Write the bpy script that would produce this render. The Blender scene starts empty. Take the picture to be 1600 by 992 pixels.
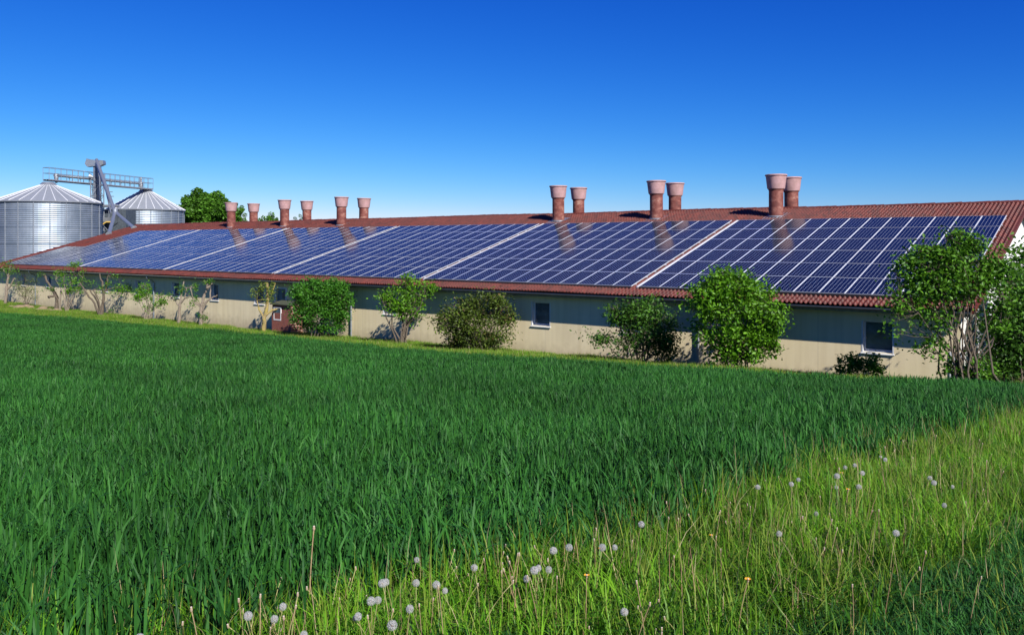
import bpy, math, random
import numpy as np
from mathutils import Vector, Matrix
R = math.radians
S = bpy.context.scene

# ------------------------------------------------------------------ camera
F = 1306.3; HY = 380.2                      # focal length and horizon row, in pixels of a 1600 px wide frame
cam = bpy.data.objects.new('camera', bpy.data.cameras.new('camera'))
S.collection.objects.link(cam)
cam.location = (0, 0, 0); cam.rotation_euler = (R(90), 0, 0)
cam.data.sensor_width = 36; cam.data.lens = 36 * F / 1600
cam.data.shift_y = -(496 - HY) / 1600
cam.data.clip_start = 0.1; cam.data.clip_end = 5000
S.camera = cam
# ------------------------------------------------------------------ light
sun_dir = Vector((1.72, -2.98, 2.50)).normalized()
W = bpy.data.worlds.new('World'); S.world = W; W.use_nodes = True
nt = W.node_tree; nt.nodes.clear()
sky = nt.nodes.new('ShaderNodeTexSky'); sky.sky_type = 'NISHITA'; sky.sun_disc = False
sky.sun_elevation = math.asin(sun_dir.z); sky.sun_rotation = math.atan2(sun_dir.x, sun_dir.y)
sky.air_density = 1.0; sky.dust_density = 0.0; sky.ozone_density = 5.0; sky.altitude = 600
def sky_curve(src):                          # polarised, deeper blue: one power curve per channel
    sp = nt.nodes.new('ShaderNodeSeparateColor'); cb = nt.nodes.new('ShaderNodeCombineColor'); nt.links.new(src, sp.inputs[0])
    for i, (a, g) in enumerate(((.80, 2.6), (.66, 1.62), (.92, .88))):
        m1 = nt.nodes.new('ShaderNodeMath'); m1.operation = 'MULTIPLY'; m1.inputs[1].default_value = .12
        pw = nt.nodes.new('ShaderNodeMath'); pw.operation = 'POWER'; pw.inputs[1].default_value = g
        m2 = nt.nodes.new('ShaderNodeMath'); m2.operation = 'MULTIPLY'; m2.inputs[1].default_value = a/.12
        nt.links.new(sp.outputs[i], m1.inputs[0]); nt.links.new(m1.outputs[0], pw.inputs[0]); nt.links.new(pw.outputs[0], m2.inputs[0]); nt.links.new(m2.outputs[0], cb.inputs[i])
    return cb.outputs[0]
bg = nt.nodes.new('ShaderNodeBackground'); bg.inputs['Strength'].default_value = 0.077
wo = nt.nodes.new('ShaderNodeOutputWorld')
nt.links.new(sky_curve(sky.outputs[0]), bg.inputs['Color'])
nt.links.new(bg.outputs[0], wo.inputs['Surface'])
sl = bpy.data.lights.new('sun', 'SUN'); sl.energy = 5.0; sl.angle = R(0.5); sl.color = (1, 0.965, 0.90)
so = bpy.data.objects.new('sun', sl); S.collection.objects.link(so)
so.rotation_euler = sun_dir.to_track_quat('Z', 'Y').to_euler(); so.location = (30, -30, 40)
S.view_settings.view_transform = 'Standard'; S.view_settings.look = 'None'
S.view_settings.exposure = 0.7; S.view_settings.gamma = 1
S.cycles.max_bounces = 6; S.cycles.transparent_max_bounces = 8

# ------------------------------------------------------------------ frame of the barn
AL = 0.907975321
dv = np.array([-math.sin(AL), math.cos(AL)]); nv = np.array([math.cos(AL), math.sin(AL)])
TH = 0.279704675; TT = math.tan(TH)
DW = 33.45                                   # wall plane
def at(x, Dp=DW):                            # plan position where picture column x meets the line parallel to the wall
    t = (x - 800) / F
    Y = Dp / (t * nv[0] + nv[1]); X = t * Y
    return X, Y
def plan(s, Dp): return s * dv[0] + Dp * nv[0], s * dv[1] + Dp * nv[1]
SC, ZB = 48.0, -5.6
BX, BY = plan(SC, DW)
BROT = math.atan2(-dv[1], -dv[0])
def L(s, Dp, z): return (-(s - SC), Dp - DW, z - ZB)      # barn-local coordinates

# ------------------------------------------------------------------ ground height
_pts = np.array([(14.78,30.64,-5.08),(11.25,33.4,-5.28),(5.77,37.68,-5.42),(1.87,40.7,-5.5),(-9.94,49.9,-5.70),(-15.9,54.6,-5.78),
 (-27.2,63.4,-5.76),(-38.9,72.5,-5.73),(-49.5,80.8,-5.66),(0,4,-1.97),(3.2,8,-2.25),(-2,4,-1.95),(3,5,-2.02),(4,12,-2.6),(-8,12,-2.55),(0,20,-3.45),(-14,30,-4.1)])
_w = np.ones(len(_pts)); _w[:9] = 4
def _bas(X, Y): return np.stack([np.ones_like(X), X, Y, X*Y/50, Y*Y/50, X*X/50], -1)
_A = _bas(_pts[:,0], _pts[:,1]) * _w[:,None]
_c = np.linalg.lstsq(np.vstack([_A, np.eye(6)*0.02]), np.concatenate([_pts[:,2]*_w, np.zeros(6)]), rcond=None)[0]
def gz(X, Y):
    X = np.asarray(X, float); Y = np.asarray(Y, float)
    k = X*nv[0] + Y*nv[1]; over = np.maximum(k - 33.75, 0)        # level ground behind the front wall
    X2 = X - over*nv[0]; Y2 = Y - over*nv[1]
    X2 = np.clip(X2, -62, 24); Y2 = np.clip(Y2, -10, 92)
    z = _bas(X2, Y2) @ _c
    return z + 0.03*np.sin(X*0.5+1)*np.sin(Y*0.37) + 0.015*np.sin(X*1.7)*np.cos(Y*1.3+.5)
def hit(x, y, hh=0.0):                       # where the sight line of a picture point meets the ground (raised by hh)
    vx = (x-800)/F; vz = -(y-HY)/F; lo, hi = 2.0, 120.0
    r = np.linspace(2, 120, 6000); f = vz*r - (gz(vx*r, r) + hh)
    i = np.argmax(f < 0)
    return vx*r[i], r[i]

# ------------------------------------------------------------------ helpers
def new_mat(name): 
    m = bpy.data.materials.new(name); m.use_nodes = True
    return m, m.node_tree, m.node_tree.nodes['Principled BSDF']
def N(nt, t, **k):
    n = nt.nodes.new(t)
    for a, b in k.items():
        if a in n.inputs: n.inputs[a].default_value = b
        else: setattr(n, a, b)
    return n
def simple(name, col, rough=0.6, metal=0.0, var=0.0, scale=3.0, col2=None, bump=0.0, bscale=40, stretch=None):
    m, nt, p = new_mat(name)
    p.inputs['Base Color'].default_value = (*col, 1); p.inputs['Roughness'].default_value = rough
    p.inputs['Metallic'].default_value = metal
    tc = N(nt, 'ShaderNodeTexCoord'); mp = N(nt, 'ShaderNodeMapping')
    nt.links.new(tc.outputs['Object'], mp.inputs[0])
    if stretch: mp.inputs['Scale'].default_value = stretch
    if var > 0 or col2:
        nz = N(nt, 'ShaderNodeTexNoise'); nz.inputs['Scale'].default_value = scale; nz.inputs['Detail'].default_value = 6
        nz.inputs['Roughness'].default_value = .65
        nt.links.new(mp.outputs[0], nz.inputs['Vector'])
        cr = N(nt, 'ShaderNodeValToRGB'); e = cr.color_ramp.elements
        c2 = col2 or tuple(c*(1-var) for c in col)
        e[0].position = .35; e[0].color = (*c2, 1); e[1].position = .65; e[1].color = (*col, 1)
        nt.links.new(nz.outputs[0], cr.inputs[0]); nt.links.new(cr.outputs[0], p.inputs['Base Color'])
    if bump > 0:
        b = N(nt, 'ShaderNodeBump'); b.inputs['Strength'].default_value = bump; b.inputs['Distance'].default_value = .01
        n2 = N(nt, 'ShaderNodeTexNoise'); n2.inputs['Scale'].default_value = bscale; n2.inputs['Detail'].default_value = 4
        nt.links.new(tc.outputs['Object'], n2.inputs['Vector'])
        nt.links.new(n2.outputs[0], b.inputs['Height']); nt.links.new(b.outputs[0], p.inputs['Normal'])
    return m
def leaf_mat(name, c1, c2, rough=0.45, trans=0.35, c3=None, patch=None):
    m, nt, p = new_mat(name)
    g = N(nt, 'ShaderNodeNewGeometry'); cr = N(nt, 'ShaderNodeValToRGB'); e = cr.color_ramp.elements
    e[0].color = (*c1, 1); e[1].color = (*c2, 1)
    if c3: x = cr.color_ramp.elements.new(.93); x.color = (*c2, 1); cr.color_ramp.elements[-1].color = (*c3, 1)
    nt.links.new(g.outputs['Random Per Island'], cr.inputs[0])
    col = cr.outputs[0]
    if patch:
        tc = N(nt, 'ShaderNodeTexCoord'); nz = N(nt, 'ShaderNodeTexNoise'); nz.inputs['Scale'].default_value = patch[0]; nz.inputs['Detail'].default_value = 3
        geo = N(nt, 'ShaderNodeNewGeometry'); nt.links.new(geo.outputs['Position'], nz.inputs['Vector'])
        r2 = N(nt, 'ShaderNodeMapRange'); r2.inputs[1].default_value = .3; r2.inputs[2].default_value = .7; r2.inputs[3].default_value = patch[1]; r2.inputs[4].default_value = patch[2]
        nt.links.new(nz.outputs[0], r2.inputs[0])
        mx = N(nt, 'ShaderNodeVectorMath', operation='SCALE'); nt.links.new(col, mx.inputs[0]); nt.links.new(r2.outputs[0], mx.inputs['Scale'])
        col = mx.outputs[0]
    nt.links.new(col, p.inputs['Base Color']); p.inputs['Roughness'].default_value = rough
    p.inputs['Specular IOR Level'].default_value = .22
    tr = N(nt, 'ShaderNodeBsdfTranslucent'); nt.links.new(col, tr.inputs['Color'])
    ms = N(nt, 'ShaderNodeMixShader'); ms.inputs[0].default_value = trans
    nt.links.new(p.outputs[0], ms.inputs[1]); nt.links.new(tr.outputs[0], ms.inputs[2])
    nt.links.new(ms.outputs[0], nt.nodes['Material Output'].inputs['Surface'])
    return m
def tag(o, label=None, cat=None, group=None, kind=None):
    if label: o['label'] = label
    if cat: o['category'] = cat
    if group: o['group'] = group
    if kind: o['kind'] = kind
    return o
def link(o, parent=None):
    S.collection.objects.link(o)
    if parent: o.parent = parent
    return o
def empty(name, loc=(0,0,0), rz=0, **k):
    o = bpy.data.objects.new(name, None); o.location = loc; o.rotation_euler = (0,0,rz); o.empty_display_size = .3
    link(o); return tag(o, **k)
class MB:
    def __init__(s): s.v = []; s.f = []; s.m = []; s.mi = 0
    def add(s, vs, fs):
        b = len(s.v); s.v += [tuple(v) for v in vs]; s.f += [tuple(i+b for i in f) for f in fs]; s.m += [s.mi]*len(fs)
    def box(s, x0,x1,y0,y1,z0,z1):
        s.add([(x0,y0,z0),(x1,y0,z0),(x1,y1,z0),(x0,y1,z0),(x0,y0,z1),(x1,y0,z1),(x1,y1,z1),(x0,y1,z1)],
              [(0,3,2,1),(4,5,6,7),(0,1,5,4),(1,2,6,5),(2,3,7,6),(3,0,4,7)])
    def tube(s, pts, rad, n=8, cap=True):
        pts = [Vector(p) for p in pts]; k = len(pts)
        if not hasattr(rad, '__len__'): rad = [rad]*k
        ring = []; up = Vector((0.13,0.21,0.97)); 
        for i,p in enumerate(pts):
            t = (pts[min(i+1,k-1)] - pts[max(i-1,0)])
            if t.length < 1e-9: t = Vector((0,0,1))
            t.normalize(); u = up if abs(t.dot(up)) < .95 else Vector((1,.1,.1)).normalized()
            a = t.cross(u).normalized(); b = t.cross(a).normalized()
            ring.append([p + (a*math.cos(2*math.pi*j/n) + b*math.sin(2*math.pi*j/n))*rad[i] for j in range(n)])
        vs = [v for r_ in ring for v in r_]; fs = []
        for i in range(k-1):
            for j in range(n): fs.append((i*n+j, i*n+(j+1)%n, (i+1)*n+(j+1)%n, (i+1)*n+j))
        if cap: fs.append(tuple(range(n-1,-1,-1))); fs.append(tuple(range((k-1)*n, k*n)))
        s.add(vs, fs)
    def lathe(s, prof, n=24, c=(0,0,0), cap=False):
        vs = []; fs = []
        for r_, z in prof:
            for j in range(n): a = 2*math.pi*j/n; vs.append((c[0]+r_*math.cos(a), c[1]+r_*math.sin(a), c[2]+z))
        for i in range(len(prof)-1):
            for j in range(n): fs.append((i*n+j, i*n+(j+1)%n, (i+1)*n+(j+1)%n, (i+1)*n+j))
        if cap: fs.append(tuple(range((len(prof)-1)*n, len(prof)*n)))
        s.add(vs, fs)
    def build(s, name, mat, parent=None, smooth=False):
        me = bpy.data.meshes.new(name); me.from_pydata(s.v, [], s.f)
        for m in (mat if isinstance(mat, (list, tuple)) else [mat]): me.materials.append(m)
        if any(s.m): me.polygons.foreach_set('material_index', s.m)
        if smooth:
            me.polygons.foreach_set('use_smooth', [True]*len(s.f))
            try: me.set_sharp_from_angle(angle=R(38))
            except Exception: pass
        me.update()
        return link(bpy.data.objects.new(name, me), parent)
def np_mesh(name, V, quads=None, tris=None, mats=(), mi=None, uv=None):
    me = bpy.data.meshes.new(name); V = np.asarray(V, np.float32)
    me.vertices.add(len(V)); me.vertices.foreach_set('co', V.ravel())
    q = np.zeros((0,4), int) if quads is None else np.asarray(quads); t = np.zeros((0,3), int) if tris is None else np.asarray(tris)
    idx = np.concatenate([q.ravel(), t.ravel()]).astype(np.int32)
    me.loops.add(len(idx)); me.loops.foreach_set('vertex_index', idx)
    tot = np.concatenate([np.full(len(q),4), np.full(len(t),3)]).astype(np.int32)
    st = np.concatenate([[0], np.cumsum(tot)[:-1]]).astype(np.int32)
    me.polygons.add(len(tot)); me.polygons.foreach_set('loop_start', st)
    if mi is not None: me.polygons.foreach_set('material_index', np.asarray(mi, np.int32))
    for m in mats: me.materials.append(m)
    if uv is not None:
        l = me.uv_layers.new(name='UVMap'); l.data.foreach_set('uv', np.asarray(uv, np.float32)[idx].ravel())
    me.update(calc_edges=True); me.validate()
    return me

# ------------------------------------------------------------------ materials
M = {}
M['bark'] = simple('bark', (.13,.10,.07), .9, var=.55, scale=14, bump=.8, bscale=30)
M['bark_pale'] = simple('bark_pale', (.25,.20,.15), .9, var=.5, scale=14, bump=.8, bscale=30)
M['bark_lichen'] = simple('bark_lichen', (.19,.14,.085), .9, scale=5, col2=(.30,.235,.05), bump=.8, bscale=30)
M['alu'] = simple('aluminium', (.66,.67,.69), .45, .15, var=.1)
M['zinc'] = simple('zinc', (.36,.39,.42), .42, .65, var=.25, scale=6)
M['galv'] = simple('galvanised_steel', (.33,.35,.38), .45, .6, var=.25, scale=4)
M['gutter'] = simple('gutter_metal', (.09,.10,.12), .45, .3, var=.3)
M['dark'] = simple('dark_plastic', (.03,.03,.032), .5)
M['white_frame'] = simple('white_frame', (.62,.62,.62), .4, var=.1)
M['timber'] = simple('weathered_timber', (.26,.25,.20), .85, var=.4, scale=8, stretch=(1,1,.2))
M['grey_door'] = simple('grey_green_door', (.20,.25,.24), .6, var=.25)
M['pink'] = simple('faded_pink_fibre_cement', (.42,.25,.25), .8, scale=3.5, col2=(.31,.185,.17), bump=.3)
M['soil'] = simple('dry_soil', (.28,.20,.12), .95, var=.4, scale=5, bump=1, bscale=25)

def wall_mat(name, col, joints=True):
    m, nt, p = new_mat(name); tc = N(nt, 'ShaderNodeTexCoord')
    mp = N(nt, 'ShaderNodeMapping'); mp.inputs['Scale'].default_value = (2.2, 2.2, .12); nt.links.new(tc.outputs['Object'], mp.inputs[0])
    st = N(nt, 'ShaderNodeTexNoise', Scale=1.6, Detail=6.0); nt.links.new(mp.outputs[0], st.inputs['Vector'])
    cr = N(nt, 'ShaderNodeValToRGB'); e = cr.color_ramp.elements; e[0].position = .3; e[1].position = .58
    e[0].color = (col[0]*.90, col[1]*.885, col[2]*.86, 1); e[1].color = (*col, 1); nt.links.new(st.outputs[0], cr.inputs[0])
    nz = N(nt, 'ShaderNodeTexNoise', Scale=.7, Detail=5.0); nt.links.new(tc.outputs['Object'], nz.inputs['Vector'])
    mr = N(nt, 'ShaderNodeMapRange'); mr.inputs[3].default_value = .86; mr.inputs[4].default_value = 1.08; nt.links.new(nz.outputs[0], mr.inputs[0])
    mx = N(nt, 'ShaderNodeVectorMath', operation='SCALE'); nt.links.new(cr.outputs[0], mx.inputs[0]); nt.links.new(mr.outputs[0], mx.inputs['Scale'])
    col_out = mx.outputs[0]
    # muddy splash band near the ground
    sx = N(nt, 'ShaderNodeSeparateXYZ'); nt.links.new(tc.outputs['Object'], sx.inputs[0])
    n3 = N(nt, 'ShaderNodeTexNoise', Scale=3.0, Detail=5.0); nt.links.new(tc.outputs['Object'], n3.inputs['Vector'])
    ad = N(nt, 'ShaderNodeMath', operation='MULTIPLY_ADD'); nt.links.new(n3.outputs[0], ad.inputs[0]); ad.inputs[1].default_value = -1.0; nt.links.new(sx.outputs['Z'], ad.inputs[2])
    m2 = N(nt, 'ShaderNodeMapRange'); m2.inputs[1].default_value = -.45; m2.inputs[2].default_value = .25; m2.inputs[3].default_value = .45; m2.inputs[4].default_value = 0; nt.links.new(ad.outputs[0], m2.inputs[0])
    mix = N(nt, 'ShaderNodeMix', data_type='RGBA'); nt.links.new(m2.outputs[0], mix.inputs['Factor']); nt.links.new(col_out, mix.inputs['A']); mix.inputs['B'].default_value = (.25,.19,.12,1)
    col_out = mix.outputs['Result']
    if joints:
        fr = N(nt, 'ShaderNodeMath', operation='MODULO'); a0 = N(nt, 'ShaderNodeMath', operation='ADD'); a0.inputs[1].default_value = 100.6; nt.links.new(sx.outputs['X'], a0.inputs[0]); nt.links.new(a0.outputs[0], fr.inputs[0]); fr.inputs[1].default_value = 2.65
        lt = N(nt, 'ShaderNodeMath', operation='LESS_THAN'); lt.inputs[1].default_value = .025; nt.links.new(fr.outputs[0], lt.inputs[0])
        m3 = N(nt, 'ShaderNodeMath', operation='MULTIPLY'); m3.inputs[1].default_value = .28; nt.links.new(lt.outputs[0], m3.inputs[0])
        x2 = N(nt, 'ShaderNodeMix', data_type='RGBA'); nt.links.new(m3.outputs[0], x2.inputs['Factor']); nt.links.new(col_out, x2.inputs['A']); x2.inputs['B'].default_value = (.2,.17,.13,1)
        col_out = x2.outputs['Result']
    nt.links.new(col_out, p.inputs['Base Color']); p.inputs['Roughness'].default_value = .85
    b = N(nt, 'ShaderNodeBump', Strength=.35, Distance=.01); n4 = N(nt, 'ShaderNodeTexNoise', Scale=30.0, Detail=4.0); nt.links.new(tc.outputs['Object'], n4.inputs['Vector']); nt.links.new(n4.outputs[0], b.inputs['Height']); nt.links.new(b.outputs[0], p.inputs['Normal'])
    return m
M['wall'] = wall_mat('cream_render', (.70,.59,.375))
M['gable'] = wall_mat('white_render', (.66,.65,.62), False)

TP, CP = 0.187, 0.335                        # tile pitch, course pitch
def tile_mat():
    m, nt, p = new_mat('clay_roof_tile'); uv = N(nt, 'ShaderNodeUVMap')
    sc = N(nt, 'ShaderNodeVectorMath', operation='MULTIPLY'); sc.inputs[1].default_value = (1/TP, 1/CP, 0); nt.links.new(uv.outputs[0], sc.inputs[0])
    fl = N(nt, 'ShaderNodeVectorMath', operation='FLOOR'); nt.links.new(sc.outputs[0], fl.inputs[0])
    wn = N(nt, 'ShaderNodeTexWhiteNoise'); nt.links.new(fl.outputs[0], wn.inputs['Vector'])
    cr = N(nt, 'ShaderNodeValToRGB'); e = cr.color_ramp.elements; e[0].color = (.052,.0095,.005,1); e[1].color = (.13,.024,.013,1)
    x = cr.color_ramp.elements.new(.5); x.color = (.10,.017,.009,1)
    nt.links.new(wn.outputs[0], cr.inputs[0])
    tc = N(nt, 'ShaderNodeTexCoord'); nz = N(nt, 'ShaderNodeTexNoise', Scale=.45, Detail=8.0, Roughness=.7); nt.links.new(tc.outputs['Object'], nz.inputs['Vector'])
    mr = N(nt, 'ShaderNodeMapRange'); mr.inputs[1].default_value = .42; mr.inputs[2].default_value = .7; mr.inputs[4].default_value = .55; nt.links.new(nz.outputs[0], mr.inputs[0])
    mix = N(nt, 'ShaderNodeMix', data_type='RGBA'); nt.links.new(mr.outputs[0], mix.inputs['Factor']); nt.links.new(cr.outputs[0], mix.inputs['A']); mix.inputs['B'].default_value = (.06,.022,.015,1)
    # pale lime bloom speckles
    n2 = N(nt, 'ShaderNodeTexNoise', Scale=6.0, Detail=6.0); nt.links.new(tc.outputs['Object'], n2.inputs['Vector'])
    m2 = N(nt, 'ShaderNodeMapRange'); m2.inputs[1].default_value = .60; m2.inputs[2].default_value = .75; m2.inputs[4].default_value = .4; nt.links.new(n2.outputs[0], m2.inputs[0])
    x2 = N(nt, 'ShaderNodeMix', data_type='RGBA'); nt.links.new(m2.outputs[0], x2.inputs['Factor']); nt.links.new(mix.outputs['Result'], x2.inputs['A']); x2.inputs['B'].default_value = (.21,.085,.055,1)
    nt.links.new(x2.outputs['Result'], p.inputs['Base Color']); p.inputs['Roughness'].default_value = .6
    return m
M['tile'] = tile_mat()

def stack_mat():
    m, nt, p = new_mat('stained_red_pipe'); tc = N(nt, 'ShaderNodeTexCoord'); oi = N(nt, 'ShaderNodeObjectInfo')
    ad = N(nt, 'ShaderNodeVectorMath', operation='ADD'); cm = N(nt, 'ShaderNodeVectorMath', operation='SCALE'); 
    nt.links.new(oi.outputs['Random'], cm.inputs['Scale']); cm.inputs[0].default_value = (37,11,23)
    nt.links.new(tc.outputs['Object'], ad.inputs[0]); nt.links.new(cm.outputs[0], ad.inputs[1])
    mp = N(nt, 'ShaderNodeMapping'); mp.inputs['Scale'].default_value = (1.6,1.6,2.4); nt.links.new(ad.outputs[0], mp.inputs[0])
    nz = N(nt, 'ShaderNodeTexNoise', Scale=1.3, Detail=6.0, Roughness=.65); nt.links.new(mp.outputs[0], nz.inputs['Vector'])
    cr = N(nt, 'ShaderNodeValToRGB'); e = cr.color_ramp.elements; e[0].position = .32; e[0].color = (.09,.024,.018,1); e[1].position = .76; e[1].color = (.37,.28,.21,1)
    x = e.new(.47); x.color = (.14,.034,.024,1); x = e.new(.60); x.color = (.23,.085,.062,1)
    nt.links.new(nz.outputs[0], cr.inputs[0]); nt.links.new(cr.outputs[0], p.inputs['Base Color']); p.inputs['Roughness'].default_value = .75
    return m
M['stack'] = stack_mat()

def panel_mat():
    # UV in cells: 6 x 12 cells, white back sheet at the clipped cell corners, thin gaps, silver busbars
    m, nt, p = new_mat('photovoltaic_glass'); uv = N(nt, 'ShaderNodeUVMap')
    fr = N(nt, 'ShaderNodeVectorMath', operation='FRACTION'); nt.links.new(uv.outputs[0], fr.inputs[0])
    sb = N(nt, 'ShaderNodeVectorMath', operation='SUBTRACT'); nt.links.new(fr.outputs[0], sb.inputs[0]); sb.inputs[1].default_value = (.5,.5,0)
    ab = N(nt, 'ShaderNodeVectorMath', operation='ABSOLUTE'); nt.links.new(sb.outputs[0], ab.inputs[0])
    sx = N(nt, 'ShaderNodeSeparateXYZ'); nt.links.new(ab.outputs[0], sx.inputs[0])
    a = N(nt, 'ShaderNodeMath', operation='ADD'); nt.links.new(sx.outputs[0], a.inputs[0]); nt.links.new(sx.outputs[1], a.inputs[1])
    g1 = N(nt, 'ShaderNodeMath', operation='GREATER_THAN'); nt.links.new(a.outputs[0], g1.inputs[0]); g1.inputs[1].default_value = .865
    mxx = N(nt, 'ShaderNodeMath', operation='MAXIMUM'); nt.links.new(sx.outputs[0], mxx.inputs[0]); nt.links.new(sx.outputs[1], mxx.inputs[1])
    g2 = N(nt, 'ShaderNodeMath', operation='GREATER_THAN'); nt.links.new(mxx.outputs[0], g2.inputs[0]); g2.inputs[1].default_value = .488
    h2 = N(nt, 'ShaderNodeMath', operation='MULTIPLY'); nt.links.new(g2.outputs[0], h2.inputs[0]); h2.inputs[1].default_value = .35
    mm = N(nt, 'ShaderNodeMath', operation='MAXIMUM'); nt.links.new(g1.outputs[0], mm.inputs[0]); nt.links.new(h2.outputs[0], mm.inputs[1])
    sc = N(nt, 'ShaderNodeVectorMath', operation='FLOOR'); nt.links.new(uv.outputs[0], sc.inputs[0])
    oi = N(nt, 'ShaderNodeObjectInfo')
    mr = N(nt, 'ShaderNodeMapRange'); mr.inputs[3].default_value = .85; mr.inputs[4].default_value = 1.15; nt.links.new(oi.outputs['Random'], mr.inputs[0])
    cell = N(nt, 'ShaderNodeVectorMath', operation='SCALE'); cell.inputs[0].default_value = (.002,.005,.019); nt.links.new(mr.outputs[0], cell.inputs['Scale'])
    mix = N(nt, 'ShaderNodeMix', data_type='RGBA'); nt.links.new(mm.outputs[0], mix.inputs['Factor']); nt.links.new(cell.outputs[0], mix.inputs['A']); mix.inputs['B'].default_value = (.55,.58,.66,1)
    nt.links.new(mix.outputs['Result'], p.inputs['Base Color'])
    p.inputs['Roughness'].default_value = .11; p.inputs['IOR'].default_value = 1.34
    return m
M['pv'] = panel_mat()

def glass_mat():
    m, nt, p = new_mat('window_glass'); tc = N(nt, 'ShaderNodeTexCoord')
    nz = N(nt, 'ShaderNodeTexNoise', Scale=2.5, Detail=4.0); nt.links.new(tc.outputs['Object'], nz.inputs['Vector'])
    cr = N(nt, 'ShaderNodeValToRGB'); e = cr.color_ramp.elements; e[0].color = (.02,.038,.055,1); e[1].color = (.08,.13,.165,1); e[0].position=.35; e[1].position=.7  # paler blue blotches put reflected sky into the glass colour
    nt.links.new(nz.outputs[0], cr.inputs[0]); nt.links.new(cr.outputs[0], p.inputs['Base Color']); p.inputs['Roughness'].default_value = .08; p.inputs['Coat Weight'].default_value = .5
    return m
M['glass'] = glass_mat()

# ------------------------------------------------------------------ ground
def ground():
    xs = np.concatenate([[-900,-500,-250,-150,-100], np.arange(-80, 42, 1.0), [50,70,100,160,260,500,900]])
    ys = np.concatenate([[-300,-100,-40,-20,-10,-5], np.arange(-2, 140, 1.0), [160,220,320,500,900,1500]])
    X, Y = np.meshgrid(xs, ys, indexing='ij'); Z = gz(X, Y)
    nx, ny = X.shape; V = np.stack([X, Y, Z], -1).reshape(-1, 3); i = np.arange(nx*ny).reshape(nx, ny)
    q = np.stack([i[:-1,:-1], i[1:,:-1], i[1:,1:], i[:-1,1:]], -1).reshape(-1, 4)
    m, nt, p = new_mat('earth_moss_gap_shade'); tc = N(nt, 'ShaderNodeTexCoord'); nz = N(nt, 'ShaderNodeTexNoise', Scale=1.5, Detail=8.0)
    nt.links.new(tc.outputs['Object'], nz.inputs['Vector']); cr = N(nt, 'ShaderNodeValToRGB'); e = cr.color_ramp.elements
    e[0].position=.35; e[1].position=.65; e[0].color = (.020,.026,.010,1); e[1].color = (.04,.055,.016,1)  # earth tone darkened to paint in the shade gaps between blades
    nt.links.new(nz.outputs[0], cr.inputs[0]); nt.links.new(cr.outputs[0], p.inputs['Base Color']); p.inputs['Roughness'].default_value = .95
    o = link(bpy.data.objects.new('ground', np_mesh('ground', V, q, mats=[m]))); tag(o, kind='structure')
    me = o.data; me.polygons.foreach_set('use_smooth', [True]*len(me.polygons))
ground()

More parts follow.
